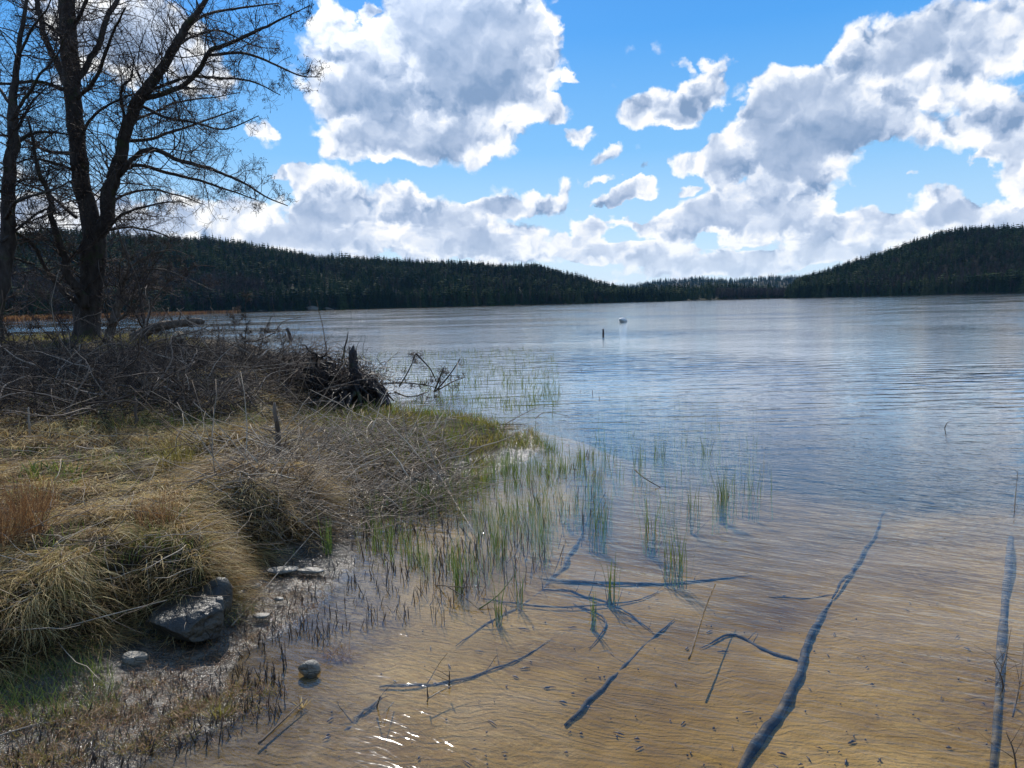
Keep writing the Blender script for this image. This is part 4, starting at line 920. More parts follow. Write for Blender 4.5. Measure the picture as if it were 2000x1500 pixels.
# upright saplings in the tangle
x, y = scatter_px(BR, 130, r0=7, r1=24); K = len(x); P1, R1 = grow(np.stack([x, y, hf(x, y)], -1), np.stack([.25*RNG.standard_normal(K), .25*RNG.standard_normal(K), np.ones(K)], -1), .3+.5*RNG.random(K), .004+.004*RNG.random(K), 8, .09, (0, 0, .2)); mb.tubes(P1, R1, 4)
s_, d_, l_, r_ = spawn(P1, R1, 6, .5, .35, .6); P2, R2 = grow(s_, d_, l_, np.maximum(r_, .0022), 5, .15); mb.tubes(P2, R2, 3)
# stouter branches among them
x, y = scatter_px(BR, 420, r0=6, r1=26); r = np.hypot(x, y); K = len(x)
P1, R1 = grow(np.stack([x, y, hf(x, y)+.03+.18*RNG.random(K)], -1), np.stack([RNG.standard_normal(K), RNG.standard_normal(K), .25+.45*RNG.standard_normal(K)], -1), (.6+1.1*RNG.random(K))*np.clip(r/12, .6, 1.2), .006+.010*RNG.random(K)**1.5, 10, .16, (0, 0, -.5))
P1[..., 2] = np.maximum(P1[..., 2], hf(P1[..., 0], P1[..., 1])+.01); mb.tubes(P1, R1, 5, rnd=.3+.7*RNG.random(K))
s_, d_, l_, r_ = spawn(P1, R1, 5, .6, .4, .5); P2, R2 = grow(s_, d_, l_, np.maximum(r_, .0025), 6, .2); P2[..., 2] = np.maximum(P2[..., 2], hf(P2[..., 0], P2[..., 1])); mb.tubes(P2, R2, 3)
mb.build('brushwood', M['brush_twigs'], kind='stuff', label='dark tangle of cut and fallen branches on the bank')
# dark low litter mass under it
mb = MB(); x, y = scatter_px(BR, 5200, r0=6, r1=26); r = np.hypot(x, y)
lay_twigs(mb, x, y, .2+.5*RNG.random(len(x)), .003+.003*RNG.random(len(x)), lift=.05, wob=.3, sides=3, npt=5, rnd=.5*RNG.random(len(x)))
mb.build('brush_litter', M['brush_twigs'], kind='stuff', label='broken twigs and debris under the brushwood')
# grass between and behind it
mb = MB(); x, y = scatter_px([(-200,655),(340,655),(400,672),(420,700),(330,690),(130,700),(-200,700)], 7000, r0=12, r1=34); r = np.hypot(x, y)
up_blades(mb, x, y, .06+.18*RNG.random(len(x)), .007*np.clip(r/15, .8, 2), .6, 4); mb.build('back_grass', M['moss_grass'], kind='stuff', label='yellowish grass round the foot of the alders')
mb = MB(); x, y = scatter_px([(-250,790),(120,790),(400,800),(640,800),(640,870),(300,880),(-250,880)], 9000, r0=5, r1=14); r = np.hypot(x, y)
up_blades(mb, x, y, .06+.16*RNG.random(len(x)), .0036*np.clip(r/6, 1, 2), .7, 4, curve=.6); mb.build('rough_grass', M['dry_grass'], kind='stuff', label='upright dead grass along the front of the brushwood')
mb = MB(); x, y = scatter_px([(360,760),(430,790),(420,840),(160,850),(140,810),(640,800),(660,840),(500,840)], 900, r0=5, r1=14); up_blades(mb, x, y, .1+.12*RNG.random(len(x)), np.full(len(x), .006), .3, 4); mb.build('green_sprouts', M['green_grass'], kind='stuff', label='green grass blades beside the brushwood')

# ---- leaf and bark bits lying on the sandy bed
mb = MB(); x, y = scatter_px([(560,1400),(900,1180),(1100,1080),(1500,1120),(1950,1150),(1990,1500),(500,1500)], 170, z=-.08); n = len(x); a = RNG.random(n)*6.283
L_ = .004+.030*RNG.random(n)**3; P_ = np.stack([np.stack([x-np.cos(a)*L_, y-np.sin(a)*L_, hf(x, y)+.006], -1), np.stack([x, y, hf(x, y)+.010], -1), np.stack([x+np.cos(a)*L_, y+np.sin(a)*L_, hf(x, y)+.006], -1)], 1)
mb.tubes(P_, np.tile([.35, 1, .3], (n, 1))*(.002+.004*RNG.random((n, 1))), 5); mb.build('bed_litter', M['stubble'], kind='stuff', label='dark leaf and bark bits lying on the sandy bottom')

# ================================================================== single things
def reed_clump(px, py, n, hpx, label, spread=.035, group=None, lean=.12, extra=None):
    b = G(px, py, 0); zb = float(hf(b[0], b[1])); r = math.hypot(b[0], b[1]); h = hpx*r/F
    root = thing('reed_clump', label, 'reeds', (b[0], b[1], zb), group)
    n = int(n*1.5); K = n; parts = []
    mb = MB(); x = b[0]+spread*RNG.standard_normal(K); y = b[1]+spread*RNG.standard_normal(K)
    reeds_at(mb, x, y, h*(.35+.65*RNG.random(K)), np.full(K, .0068*max(1, r/5.5)), lean, rnd=np.clip(.35+.2*RNG.standard_normal(K), 0, 1))
    mb.V = [v-np.array([b[0], b[1], zb]) for v in mb.V]
    mb.build('blades', M['reed_green'], parent=root, kind='stuff')
    mb = MB(); k = max(3, n//4); P_, R_ = grow(np.stack([spread*RNG.standard_normal(k), spread*RNG.standard_normal(k), np.full(k, -.01)], -1), np.stack([.3*RNG.standard_normal(k), .3*RNG.standard_normal(k), np.ones(k)], -1), -zb+h*.3*RNG.random(k), np.full(k, .003), 4, .06); mb.tubes(P_, R_, 4); mb.build('stalks', M['stubble'], parent=root, kind='stuff')
    return root
for a in [(1415,968,22,78,'tallest dense reed clump standing farthest right in the reed bed'),(1318,1092,20,95,'reed clump with a dark reflection in front of the open sand'),(1197,1142,12,75,'thin reed clump just left of the one over the open sand',.02),
          (1268,1030,14,85,'reed clump behind the long sunken straight stick'),(1352,990,11,72,'small reed clump beside the tall dense one on the right'),(895,1140,12,110,'tall thin reed clump beside the bent broken stalks'),
          (970,1195,8,95,'reed clump standing through the crossed broken stalks',.015),(1014,1160,7,90,'slim reed clump right of the crossed broken stalks',.012),(1158,1190,6,50,'short pale reed sprout over dark sunken twigs',.012),
          (975,1060,18,70,'bushy reed clump at the front edge of the spit',.05),(830,985,18,70,'bright reed clump beside the twig mat end',.05),(1245,905,10,55,'sparse reed clump near the far tip of the spit',.05),
          (1378,885,10,45,'farthest reed clump of the bed on the right',.04),(1290,890,12,60,'reed clump with leaning blades behind the bent stick',.05),(1170,1030,14,80,'reed clump in the middle of the shallows',.04),(1470,960,9,60,'loose reed clump at the right margin of the bed',.06),(640,1085,14,95,'green reed clump at the dark foot of the tussock',.03)]:
    reed_clump(*a)

def stick(pts, r, label, mat_='dead_wood', name='stick', cat='stick', z=None, sides=8, twigs=0, wob=.12, lift=0.0, n=None, taper=None, bk=.7):
    """pts: (px,py[,z over ground or water level])"""
    rows = []
    for i, p in enumerate(pts):
        zz = p[2] if len(p) > 2 else (0.0 if z is None else z)
        if z == 'bed':
            q = G(p[0], p[1], -.1)
            for _ in range(6): q = G(p[0], p[1], min(float(hf(q[0], q[1]))+r*bk, -r*1.25-.018))
        elif z == 'ground':
            q = land_at(p[0], p[1]); q = np.array([q[0], q[1], float(hf(q[0], q[1]))+r*.8+(p[2] if len(p) > 2 else 0)])
        else: q = G(p[0], p[1], zz)
        t = i/(len(pts)-1); rows.append((*q, r*(1-.6*t if taper is None else 1+(taper-1)*t)))
    P4 = smoothpath(rows, n or max(10, len(pts)*6)); k = len(P4)
    if z == 'bed': P4[:, 3] *= np.clip(np.minimum(np.linspace(.45, 4, k), np.linspace(4, .35, k)), 0, 1); w_ = np.cumsum(RNG.standard_normal((k, 3)), 0)*.25; P4[:, :3] += (w_-np.linspace(0, 1, k)[:, None]*w_[-1])*P4[:, 3:4]*wob*8
    b = P4[0, :3].copy(); root = thing(name, label, cat, tuple(b)); mb = MB(); q = P4.copy(); q[:, :3] -= b
    mb.tubes(q[None, :, :3], q[None, :, 3], sides, rough=.12); mb.build('stem', M[mat_], smooth=True, parent=root)
    if twigs:
        mb = MB(); s, d, l, rr = spawn(q[None, :, :3], q[None, :, 3], twigs, .7, 1, .4, .2, lens=np.full(twigs, .12+.0*r)); P_, R_ = grow(s, d, l*(1+r*20), rr, 5, .15); mb.tubes(P_, R_, 4); mb.build('side_twigs', M[mat_], parent=root, kind='stuff')
    return root
# sunken wood on the bed
stick([(1440,1520),(1480,1450),(1520,1390),(1562,1300),(1590,1235),(1625,1170)], .025, 'dark sunken log slanting across the sandy bottom', 'sunken_wood', 'sunken_log', 'log', 'bed', 12, 0, .10, taper=.55, bk=.25)
stick([(1625,1170),(1665,1110),(1700,1050),(1730,990)], .014, 'thin far end of sunken wood beyond the dark log', 'sunken_wood', 'sunken_branch', 'branch', 'bed', 8, 4, .3)
stick([(1560,1290),(1500,1275),(1430,1240),(1370,1265)], .012, 'curved sunken branch joining the dark log from the left', 'sunken_wood', 'sunken_branch', 'branch', 'bed', 8, 3, .3)
stick([(1938,1520),(1948,1400),(1955,1300),(1965,1180),(1975,1060),(1986,950)], .024, 'long straight sunken pole along the right side of the shallows', 'sunken_wood', 'sunken_pole', 'pole', 'bed', 12, 0, .03, taper=.8, bk=.1)
stick([(1105,1415),(1175,1345),(1250,1270),(1318,1208)], .013, 'straight sunken stick between the log and the crossed stalks', 'sunken_wood', 'sunken_stick', 'stick', 'bed', 8, 5, .25)
stick([(1060,1132),(1180,1140),(1320,1138),(1468,1124)], .015, 'long straight sunken stick lying level across the shallows', 'sunken_wood', 'sunken_stick', 'stick', 'bed', 8, 4, .1)
stick([(1135,1050),(1090,1110),(1030,1165),(950,1215),(890,1262)], .015, 'thick sunken branch pointing at the reed bed', 'sunken_wood', 'sunken_branch', 'branch', 'bed', 10, 8, .3)
stick([(605,1490),(655,1440),(690,1405),(745,1362)], .016, 'crooked dark branch lying under shallow water in front of the mud', 'sunken_wood', 'sunken_branch', 'branch', 'bed', 8, 3, .45)
stick([(742,1342),(830,1336),(920,1318),(1010,1290),(1080,1245)], .009, 'thin dark sunken twig curving toward the crossed stalks', 'sunken_wood', 'sunken_twig', 'twig', 'bed', 6, 6, .3)
stick([(1500,1165),(1560,1170),(1640,1160)], .006, 'short sunken twig at the tip of the dark log', 'sunken_wood', 'sunken_twig', 'twig', 'bed', 6, 2, .3)
stick([(1060,1150),(1140,1165),(1220,1195),(1280,1240)], .010, 'forked sunken branch under the short pale sprout', 'sunken_wood', 'sunken_branch', 'branch', 'bed', 8, 8, .3)
stick([(1120,1180),(1180,1215),(1150,1270)], .008, 'bent sunken twig below the slim reed clump', 'sunken_wood', 'sunken_twig', 'twig', 'bed', 6, 5, .3)
stick([(940,1170),(1030,1185),(1130,1190),(1240,1175),(1300,1150)], .008, 'long thin sunken twig crossing the thick sunken branch', 'sunken_wood', 'sunken_twig', 'twig', 'bed', 6, 5, .2)
# sticks at the surface
stick([(1346,1286),(1362,1235),(1380,1180),(1398,1138)], .0055, 'pale straight stick floating over the open sand', 'dead_wood', z=.004)
stick([(1240,918,.10),(1262,936,.06),(1290,952,.0)], .008, 'dark bent stick sticking out of the water among reeds', 'dark_wet_wood', twigs=2)
stick([(600,1018,.22),(700,1000,.12),(800,1004,.08),(880,975,.09)], .006, 'long thin arched branch over the twig mat', 'dead_wood', twigs=4)
stick([(824,893,.05),(862,935,.06),(885,975,.05),(925,1038,-.02)], .011, 'pale peeled branch sloping off the twig mat into the water', 'pale_wood', twigs=2)
stick([(880,838,.08),(930,836,.07),(985,829,.06),(1020,829,.05)], .012, 'dark branch lying out over the tip of the spit', 'dark_wet_wood', twigs=2)
stick([(745,852,.08),(830,850,.05),(910,845,.05),(975,836,.08)], .009, 'second dark branch lying lengthwise on the spit', 'dark_wet_wood', twigs=3)
stick([(590,830,.08),(612,818,.09),(640,806,.06)], .014, 'short pale piece of driftwood in the grass behind the twig mat', 'pale_wood')
stick([(452,1222,.03),(500,1170,.04),(555,1105,.08),(612,1040,.2)], .0045, 'long dry reed stalk slanting over the flat stones', 'pale_wood', 'reed_stalk', 'stalk')
stick([(0,1258,.17),(120,1226,.2),(230,1197,.24),(326,1172,.26)], .0045, 'dry straight reed stalk reaching out over the boulder', 'pale_wood', 'reed_stalk', 'stalk')
stick([(-40,1450,.03),(60,1418,.03),(182,1396,.03)], .004, 'dry reed stalk lying on the mud at the lower left corner', 'pale_wood', 'reed_stalk', 'stalk')
stick([(30,1126,.32),(52,1075,.36),(76,1036,.42)], .006, 'stiff pale stalk leaning in the grass below the rush clump', 'pale_wood', 'reed_stalk', 'stalk')
stick([(505,1452,.0),(560,1400,.008),(600,1362,.015)], .006, 'short reddish dead stem lying in shallow water near the mud', 'dead_wood')
stick([(735,1385,-.02),(742,1360,.07)], .004, 'short upright twig beside the crooked sunken branch', 'dark_wet_wood', 'twig', 'twig')
stick([(768,1372,-.02),(748,1395,.03)], .003, 'tiny slanted twig near the crooked sunken branch', 'dark_wet_wood', 'twig', 'twig')
stick([(877,1345,-.02),(878,1310,.06)], .004, 'upright dark twig in the open shallows with a forked foot', 'dark_wet_wood', 'twig', 'twig', twigs=2)
stick([(836,1366,-.01),(834,1340,.05)], .004, 'stub of twig next to the thin curving sunken twig', 'dark_wet_wood', 'twig', 'twig')
stick([(836,1364,.0),(870,1345,.0),(905,1330,.0)], .0035, 'pale thin stem floating beside an upright twig', 'pale_wood', 'twig', 'twig')
stick([(1845,836,.0),(1850,826,.10),(1858,823,.16)], .006, 'lone twig sticking out of the open water at the right', 'dark_wet_wood', 'twig', 'twig')
stick([(1980,1010,-.02),(1984,960,.10),(1988,920,.20)], .005, 'thin upright twig near the far end of the sunken pole', 'dark_wet_wood', 'twig', 'twig', twigs=2)
for i, (p0_, p1_, lb) in enumerate([((1945,1340),(1975,1225),'tall forked dead stem standing beside the sunken pole'),((1962,1350),(1940,1290),'short leaning dead stem beside the tall forked one'),((1978,1400),(2000,1250),'dead stem farthest right next to the sunken pole'),((1985,1500),(1965,1430),'low dead stem near the bottom right corner')]):
    stick([(p0_[0], p0_[1], -.03), ((p0_[0]+p1_[0])/2+4, (p0_[1]+p1_[1])/2, .05), (p1_[0], p1_[1], .10)], .004, lb, 'dead_wood', 'dead_stem', 'stem', twigs=4)
# bent broken reed stalks crossing each other
stick([(850,1142,.0),(890,1146,.06),(942,1146,.08)], .004, 'broken reed stalk folded flat near the tall thin clump', 'dead_wood', 'reed_stalk', 'stalk')
stick([(868,1142,.06),(905,1165,.04),(945,1198,.0)], .004, 'broken reed stalk slanting down into the water', 'dead_wood', 'reed_stalk', 'stalk')
stick([(935,1190,.0),(975,1160,.05),(1008,1118,.13)], .004, 'green broken reed stalk slanting up to the right', 'reed_green', 'reed_stalk', 'stalk')
stick([(770,960,.10),(700,1030,.06),(650,1060,.02)], .006, 'thin bent branch hanging toward the mud from the twig mat', 'dead_wood', twigs=4)
stick([(985,829,.04),(1040,800,.14),(1062,796,.16)], .006, 'thin stick rising beyond the tip of the spit', 'dead_wood', twigs=1)
stick([(1045,818,.02),(1065,806,.12),(1110,812,.05)], .006, 'folded dead stalk standing in the water past the spit', 'dead_wood', 'reed_stalk', 'stalk')

# broken upright stem on the tussock
def upright(px, py0, py1, Y, r, label, name, cat, mat_='dead_wood', lean=0, twigs=4, moss=False, top=.6):
    b = D(px, py0, Y); b[2] = float(hf(b[0], b[1]))-.02; t = D(px+lean, py1, Y); root = thing(name, label, cat, tuple(b)); n = 10; s = np.linspace(0, 1, n)[:, None]
    P_ = (t-b)[None]*s; P_[1:-1] += .25*r*RNG.standard_normal((n-2, 3)); R = r*(1.25-.4*s[:, 0]); R[-1] *= top
    mb = MB(); mb.tubes(P_[None], R[None], 10, rough=.12); mb.build('trunk', M[mat_], smooth=True, parent=root)
    if twigs:
        mb = MB(); s_, d_, l_, r_ = spawn(P_[None], R[None], twigs, .8, 1, .3, .2, lens=np.full(twigs, np.linalg.norm(t-b)*.5)); Q, R2 = grow(s_, d_, l_, r_, 6, .15); mb.tubes(Q, R2, 5); mb.build('broken_branches', M[mat_], parent=root, kind='stuff')
    return root
q = land_at(545, 905); upright(548, 905, 786, q[1], .022, 'broken upright stem standing on the twiggy tussock', 'broken_stem', 'stump', lean=-12)
q = land_at(268, 838); upright(268, 850, 775, q[1], .015, 'short dead stem standing in the grass before the brushwood', 'broken_stem', 'stump', lean=-4, twigs=2)
q = land_at(58, 850); upright(58, 850, 795, q[1], .010, 'small pale stake in the dry grass by the left edge', 'broken_stem', 'stump', 'pale_wood', lean=-2, twigs=0)
# wooden post left, fallen log, cut stump behind
upright(10, 680, 632, 22, .09, 'grey weathered post at the left edge of the grass', 'wooden_post', 'post', lean=-6, twigs=0, top=1)
def world_log(rows, label, name, cat, mat_='dead_wood', cut=None, twigs=0, sides=12):
    b = rows[0][:3].copy(); P4 = smoothpath(rows, 26); P4[:, :3] -= b; root = thing(name, label, cat, tuple(b)); mb = MB(); mb.tubes(P4[None, :, :3], P4[None, :, 3], sides, rough=.07); mb.build('trunk', M[mat_], smooth=True, parent=root)
    if cut is not None:
        e = P4[-1]; t = norm(P4[-1, :3]-P4[-2, :3]); mb = MB(); mb.tubes(np.array([[e[:3], e[:3]+t*.012]]), np.array([[e[3]*.93, e[3]*.93]]), 12); mb.build('cut_face', M['cut_wood'], parent=root)
    if twigs:
        mb = MB(); s_, d_, l_, r_ = spawn(P4[None, :, :3], P4[None, :, 3], twigs, .75, 1, .3, .2, lens=np.full(twigs, .6)); Q, R2 = grow(s_, d_, l_, r_, 6, .18); mb.tubes(Q, R2, 5); mb.build('side_twigs', M[mat_], parent=root, kind='stuff')
    return root
world_log(np.array([[*D(262,660,18), .13],[*D(290,645,17.6), .12],[*D(320,636,17.2), .10],[*D(355,631,16.9), .085],[*D(384,627,16.6), .07],[*D(397,629,16.5), .05]]), 'fallen log jutting out from the bank over the lake', 'fallen_log', 'log', twigs=5)
c0 = D(338, 694, 15.5); c0[2] = float(hf(c0[0], c0[1])); world_log(np.array([[*c0, .12],[*D(344,674,15.3), .115],[*D(350,655,15.1), .11]]), 'short sawn stump with a pale cut face under the fallen log', 'sawn_stump', 'stump', cut=1)
# ---- root pile
Yp = 12.6
pc = D(690, 775, Yp); pc[2] = float(hf(pc[0], pc[1]))
root = thing('uprooted_stump', 'dark uprooted stump with a splintered snag at the water edge', 'stump', tuple(pc))
sn = np.array([[*D(694,770,Yp), .13],[*D(692,740,Yp), .10],[*D(690,712,Yp), .075],[*D(689,688,Yp), .060],[*D(690,674,Yp), .022]]); P4 = smoothpath(sn, 22); P4[:, :3] -= pc; P4[-3:, 3] = [.03, .018, .004]
mb = MB(); mb.tubes(P4[None, :, :3], P4[None, :, 3], 14, rough=.14); mb.build('snag', M['dark_wet_wood'], smooth=True, parent=root)
for k in range(5):
    aa = k*1.3; mb = MB(); p0_ = P4[-6, :3]+[.045*math.cos(aa), .045*math.sin(aa), 0]; mb.tubes(np.array([[p0_, p0_+[.01*math.cos(aa), .0, .08], p0_+[.025*math.cos(aa), .01, .13+.10*RNG.random()]]]), np.array([[.022, .013, .002]]), 5, rough=.1); mb.build('splinter', M['dark_wet_wood'], parent=root)
K = 46; a = RNG.random(K)*6.283; tt = RNG.random(K); st_ = P4[0, :3]+np.stack([.12*np.cos(a), .12*np.sin(a), .05+.35*tt], -1)
for k in range(K):
    p0_ = st_[k]; L_ = .35+.55*RNG.random(); d = np.array([math.cos(a[k])*1.1, math.sin(a[k])*.8, .15-.9*tt[k]]); Q, R2 = grow(p0_[None], d[None], np.array([L_]), np.array([.022+.035*RNG.random()]), 10, .22, (0, 0, -.7), r1=.2)
    if k < 30: mb = MB(); mb.tubes(Q, R2, 8, rough=.12); mb.build('root', M['dark_wet_wood'], smooth=True, parent=root)
mb = MB()                                                  # mat of fine rootlets and soil
s_ = np.repeat(st_, 26, 0)+.10*RNG.standard_normal((K*26, 3))*[2.2, 1.6, 1]; Q, R2 = grow(s_, RNG.standard_normal(s_.shape), .12+.3*RNG.random(len(s_)), np.full(len(s_), .005), 6, .3, (0, 0, -.6)); mb.tubes(Q, R2, 3); mb.build('rootlets', M['stubble'], parent=root, kind='stuff')
bm_n = 0
def rock_mesh(name, sx, sy, sz, seed, cuts=5, sub=4, rough=.06, flat=.35):
    import bmesh
    bm = bmesh.new(); bmesh.ops.create_icosphere(bm, subdivisions=sub, radius=1.0); rg = np.random.default_rng(seed)
    co = np.array([v.co[:] for v in bm.verts]); pl = rg.standard_normal((cuts, 3)); pl /= np.linalg.norm(pl, axis=1, keepdims=True)
    for p in pl:
        dd_ = co@p; lim = .50+flat*rg.random(); over = np.maximum(dd_-lim, 0); co -= over[:, None]*p[None]*.92
    nz = fbm(co[:, 0]*2+co[:, 2]*1.3+seed, co[:, 1]*2-co[:, 2]*1.7, 4, seed); n2_ = fbm(co[:, 0]*9+co[:, 2]*5, co[:, 1]*9-co[:, 2]*6, 3, seed+3)
    co *= (1+rough*2.4*nz+rough*.7*n2_)[:, None]; co *= [sx, sy, sz]
    for v, c in zip(bm.verts, co): v.co = c
    for f in bm.faces: f.smooth = sub > 2
    me = bpy.data.meshes.new(name); bm.to_mesh(me); bm.free(); return me
def rockmat(name, stops, rough, scale=6, moss=False):
    m_, n_, b_ = mat(name); tcn = n_.n.new('ShaderNodeTexCoord'); o = tcn.outputs['Object']; nz = n_.noise(n_.vec('MULTIPLY', o, (1, 1, 2.4)), scale, 6, .65); n2_ = n_.noise(o, scale*9, 4, .6)
    cr = n_.voro(n_.vec('ADD', o, n_.vec('MULTIPLY', n_.noise(o, 5, 2, color=True), (.5, .5, .5))), 2.6, 'DISTANCE_TO_EDGE')
    crk = n_.ss(cr, .0, .012, .7, 1.0)
    c = n_.ramp(nz, stops); c = n_.mix(n_.ss(n2_, .55, .7, 0, .5), c, (.02, .022, .02, 1)); c = n_.mix(crk, (.012, .012, .010, 1), c)
    P(b_, Base_Color=c, Roughness=rough, Specular_IOR_Level=.5, Normal=n_.bump(n_.math('ADD', n_.math('MULTIPLY', n_.math('ADD', nz, n_.math('MULTIPLY', n2_, .35)), 1.0), n_.math('MULTIPLY', crk, .8)), .018, 1)); M[name] = m_
rockmat('wet_boulder', [(.3, (.014, .011, .007)), (.5, (.036, .030, .018)), (.7, (.080, .068, .044))], .5)
rockmat('grey_stone', [(.3, (.075, .064, .045)), (.5, (.15, .13, .095)), (.7, (.27, .24, .18))], .5, 9)
rockmat('dark_soil', [(.3, (.008, .006, .004)), (.55, (.022, .015, .010)), (.75, (.05, .036, .022))], .9, 8)
o = link('soil_clod', rock_mesh('soil_clod', .42, .30, .24, 5, 3, 5, .16), M['dark_soil'], parent=root); o.location = (.02, -.02, .16)
for (cx, cy, cz, sx, sy, sz, sd_) in [(-.30, .12, .10, .30, .26, .22, 8), (.28, -.03, .04, .30, .22, .18, 9)]:
    o = link('soil_clod', rock_mesh('soil_clod', sx, sy, sz, sd_, 3, 4, .16), M['dark_soil'], parent=root); o.location = (cx, cy, cz)
# second dark root heap left of it, with its own snag
p2 = D(610, 770, 13.0); p2[2] = float(hf(p2[0], p2[1])); root = thing('root_heap', 'low dark heap of roots and earth left of the uprooted stump', 'root heap', tuple(p2))
o = link('soil_clod', rock_mesh('soil_clod', .55, .4, .38, 12, 3, 5, .2), M['dark_soil'], parent=root); o.location = (0, 0, .12)
K = 28; a = RNG.random(K)*6.283
for k in range(K):
    Q, R2 = grow(np.array([[.3*math.cos(a[k]), .2*math.sin(a[k]), .25+.3*RNG.random()]]), np.array([[math.cos(a[k]), math.sin(a[k]), .1-.5*RNG.random()]]), np.array([.3+.5*RNG.random()]), np.array([.012+.02*RNG.random()]), 9, .25, (0, 0, -.6), r1=.3); mb = MB(); mb.tubes(Q, R2, 7, rough=.1); mb.build('root', M['dark_wet_wood'], smooth=True, parent=root)
mb = MB(); Q, R2 = grow(.25*RNG.standard_normal((900, 3))*[1.6, 1.1, .6]+[0, 0, .35], RNG.standard_normal((900, 3)), .15+.4*RNG.random(900), np.full(900, .005), 6, .28, (0, 0, -.3)); mb.tubes(Q, R2, 3); mb.build('rootlets', M['brush_twigs'], parent=root, kind='stuff')
for (px, y0, y1, ln, r_, lab) in [(627,745,686,-16,.045,'short jagged snag leaning left behind the root heap'),(648,730,648,32,.014,'thin dead stick slanting up right behind the uprooted stump'),(668,726,712,-50,.04,'pale log lying level across the back of the root pile')]:
    upright(px, y0, y1, 13.1, r_, lab, 'snag', 'snag', 'dark_wet_wood' if r_ != .04 else 'dead_wood', lean=ln, twigs=3 if r_ < .03 else 0)
world_log(np.array([[*D(760,795,12.2), .05],[*D(738,765,12.4), .055],[*D(715,735,12.7), .05],[*D(705,722,12.9), .04]]), 'dark root arm sloping from the uprooted stump into the water', 'fallen_branch', 'branch', 'dark_wet_wood')
# pale driftwood bits in front
stick([(560,800),(585,812),(598,826)], .02, 'curled pale driftwood root in front of the root heap', 'pale_wood', 'driftwood', 'driftwood', 'ground')
stick([(375,765),(368,790),(372,800)], .014, 'bleached bent twig in the brushwood middle', 'pale_wood', 'driftwood', 'driftwood', 'ground')
stick([(480,925,.05),(500,912,.05),(528,905,.02)], .016, 'grey curved branch stub on the twiggy tussock', 'pale_wood', 'driftwood', 'driftwood', 'ground')
stick([(383,862,.02),(400,880,.02),(418,890,.0)], .022, 'curved grey root lying in the dry grass', 'dead_wood', 'driftwood', 'driftwood', 'ground')
# fallen crown of branches reaching into the lake
b = G(765, 768, .0); root = thing('fallen_branch', 'fallen dead bough spreading its bare twigs over the water', 'branch', tuple(b)); al = []
for pts in [[(745,750,14.8),(790,748,15),(830,752,15.1),(862,760,15.2)],[(850,765,15.2),(872,740,15.2),(890,715,15.2),(899,700,15.2)],[(848,765,15.2),(860,735,15.0),(868,715,15.0)],[(855,762,15.2),(885,745,15.4),(905,738,15.6)],[(780,755,14.8),(800,720,14.8),(812,690,14.8)],[(812,690,14.8),(840,720,14.9),(852,745,15)],[(770,765,14.5),(800,775,14.4),(838,765,14.6)]]:
    rows = np.array([[*D(x_, y_, Y_), .016*(1-.6*i/len(pts))] for i, (x_, y_, Y_) in enumerate(pts)]); rows[:, 2] = np.maximum(rows[:, 2], -.05); P4 = smoothpath(rows, 14); P4[:, :3] -= b; al.append(P4)
    mb = MB(); mb.tubes(P4[None, :, :3], P4[None, :, 3], 6, rough=.1); mb.build('branch', M['dark_wet_wood'], parent=root)
bare_crown(root, al, 1.6, .45, False, name='twigs', mat_='brush_twigs', rtw=.9)
# ---- rush clump at the left edge
def clump(px, py, n, L, label, matn, lean=.35, rad=.12, name='rush_clump', cat='rushes', w_=.0034, curve=.35):
    q = land_at(px, py); z_ = float(hf(q[0], q[1])); root = thing(name, label, cat, (q[0], q[1], z_)); mb = MB(); a = RNG.random(n)*6.283; r = rad*np.sqrt(RNG.random(n)); up_blades(mb, q[0]+r*np.cos(a), q[1]+r*np.sin(a), L*(.5+.6*RNG.random(n)), np.full(n, w_), lean*RNG.random(n), 6, curve=curve)
    mb.V = [v-np.array([q[0], q[1], z_]) for v in mb.V]; mb.build('blades', M[matn], parent=root, kind='stuff'); return root
clump(25, 1060, 420, .52, 'tall brown rush clump at the left edge of the bank', 'russet_grass', .6, .16)
clump(75, 1010, 160, .42, 'looser russet rush clump right beside the tall one', 'russet_grass', .7, .12)
clump(310, 1030, 170, .30, 'reddish upright grass tuft on top of the near bank', 'russet_grass', .8, .12, 'grass_tuft', 'grass tuft')
clump(345, 915, 260, .42, 'tall olive grass tuft between bank top and brushwood', 'moss_grass', .8, .16, 'grass_tuft', 'grass tuft')
clump(95, 935, 200, .16, 'low patch of bright green leaves in the dead grass', 'green_grass', 1.2, .22, 'green_plant', 'plant', .012)
clump(660, 1285, 150, .14, 'reddish drowned grass clump in the shallows beside the mud', 'russet_grass', 2.2, .06, 'grass_tuft', 'grass tuft', .0034, 1.0)
clump(430, 1395, 90, .09, 'small dark grass clump at the muddy waterline', 'moss_grass', 1.4, .05, 'grass_tuft', 'grass tuft')
clump(590, 1385, 24, .08, 'yellowish withered sprout in the shallow water edge', 'dry_grass', 1.0, .012, 'grass_tuft', 'grass tuft', .005)
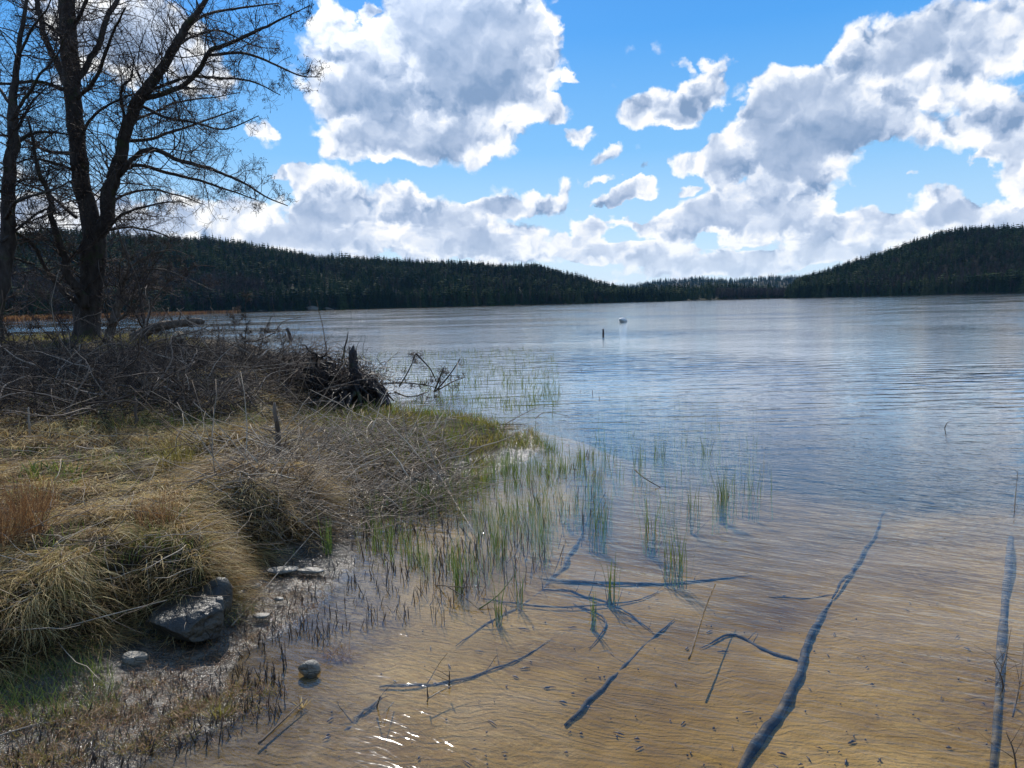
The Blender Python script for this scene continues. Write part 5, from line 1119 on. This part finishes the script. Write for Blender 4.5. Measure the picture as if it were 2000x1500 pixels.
# ---- rocks
def rock(px, py, sx, sy, sz, seed, label, matn, rot=(0, 0, 0), name='stone', cat='stone', z=None, sink=.3, **k):
    q = land_at(px, py); z_ = float(hf(q[0], q[1])) if z is None else z
    o = link(name, rock_mesh(name, sx, sy, sz, seed, **k), M[matn], label=label, cat=cat); o.location = (q[0], q[1], z_+sz*(1-sink)); o.rotation_euler = rot; return o
rock(375, 1250, .24, .19, .125, 3, 'large wet dark boulder under the overhanging grass bank', 'wet_boulder', (.25, -.1, .3), 'boulder', 'boulder', .02, .25, sub=6, cuts=9, rough=.10)
rock(418, 1215, .10, .10, .16, 14, 'grey rock corner standing behind the large boulder', 'wet_boulder', (0, .3, .8), 'boulder', 'boulder', .03, .2, sub=4)
rock(264, 1292, .060, .045, .045, 4, 'small pale angular stone left of the boulder', 'grey_stone', (.1, .2, .4), sub=4, z=.02)
rock(552, 1122, .11, .055, .022, 6, 'flat grey stone on the mud, left one of two', 'grey_stone', (.05, .1, .5), z=.035, sub=4)
rock(607, 1124, .095, .05, .018, 7, 'flat grey stone on the mud, right one of two', 'grey_stone', (-.05, 0, -.2), z=.03, sub=4)
rock(605, 1322, .055, .045, .045, 8, 'rounded stone standing in the shallow water by the mud', 'grey_stone', (0, .2, .2), z=-.02, sub=4)
rock(470, 1165, .06, .04, .025, 10, 'small brown stone between bank foot and flat stones', 'grey_stone', (.1, 0, .9), z=.03, sub=3)
rock(512, 1212, .05, .035, .015, 11, 'little flat stone sunk in the mud near the boulder', 'grey_stone', (0, 0, .1), z=.03, sub=3)
rock(500, 1150, .045, .03, .018, 13, 'small pale stone beside the flat stones', 'grey_stone', (0, .1, 1.1), z=.03, sub=3)
rock(545, 1180, .035, .025, .012, 15, 'tiny pebble on the shining mud below the flat stones', 'grey_stone', (0, .1, .2), z=.03, sub=3)
# ---- things out on the lake
b = G(1178, 656, 0); root = thing('mooring_post', 'short dark post standing in the open lake', 'post', (b[0], b[1], -.6)); mb = MB(); mb.tubes(np.array([[[0, 0, 0], [0, 0, .5], [.01, 0, .93]]]), np.array([[.05, .05, .048]]), 10, rough=.05); mb.build('pole', M['dark_wet_wood'], parent=root)
mb = MB(); mb.tubes(np.array([[[.01, 0, .93], [.01, 0, .95]]]), np.array([[.052, .03]]), 10); mb.build('cap', M['dead_wood'], parent=root)
m_, n_, b_ = mat('float_white'); P(b_, Base_Color=(.72, .68, .60, 1), Roughness=.6); M['float'] = m_
b = G(1217, 629, 0); o = link('floating_drum', rock_mesh('floating_drum', .38, .26, .24, 22, 3, 3, .03), M['float'], label='whitish lump of a float drifting behind the dark post', cat='float'); o.location = (b[0], b[1], .10); o.rotation_euler = (.1, .3, .4)
b = G(568, 662, 0); world_log(np.array([[b[0], b[1], -.4, .10],[*(D(566,655,b[1])), .10],[*(D(560,641,b[1])), .09]]), 'dark slanting pole stump standing in the left part of the lake', 'mooring_post', 'post', 'dark_wet_wood')
stick([(1845,580,.1),(1850,578,.3)], .15, 'tiny dark mark far out on the lake near the right hill', 'dark_wet_wood', 'far_marker', 'marker') if False else None
# ---- rocks along the far shore
for (px, rr_, s_, lb) in [(1548,745,2.2,'pale rock outcrop at the left foot of the right hill'),(1572,735,3.0,'larger pale rock outcrop at the foot of the right hill'),(606,550,4.0,'low grey rock slab on the far left shore'),(640,552,2.6,'small grey rock on the far left shore beside the slab'),(500,535,2.4,'brown shore rock far off behind the bare shrub'),(700,565,2.0,'small pale rock under the dark left ridge')]:
    a = azv(px, 580)[0]; o = link('shore_rock', rock_mesh('shore_rock', s_*1.6, s_, s_*.7, int(px), 5, 3, .08), M['grey_stone'], label=lb, cat='rock'); o.location = (rr_*math.sin(a), rr_*math.cos(a), s_*.2)
# reed belt along the far left shore
mb = MB(); n = 5000; f, a0, a1 = fL; A = azv(-400, 620)[0]+(azv(470, 610)[0]-azv(-400, 620)[0])*RNG.random(n); r, z = f(A, np.zeros(n)); r = r-1-10*RNG.random(n); X_, Y_ = r*np.sin(A), r*np.cos(A)
Pq = np.stack([np.stack([X_, Y_, np.full(n, -.2)], -1), np.stack([X_+.1, Y_, 1.0+1.2*RNG.random(n)], -1)], 1); mb.blades(Pq, np.full(n, .5), np.tile([1., 0, 0], (n, 1))); mb.build('reed_belt', M['russet_grass'], kind='stuff', label='belt of tawny dead reeds along the far left shore')
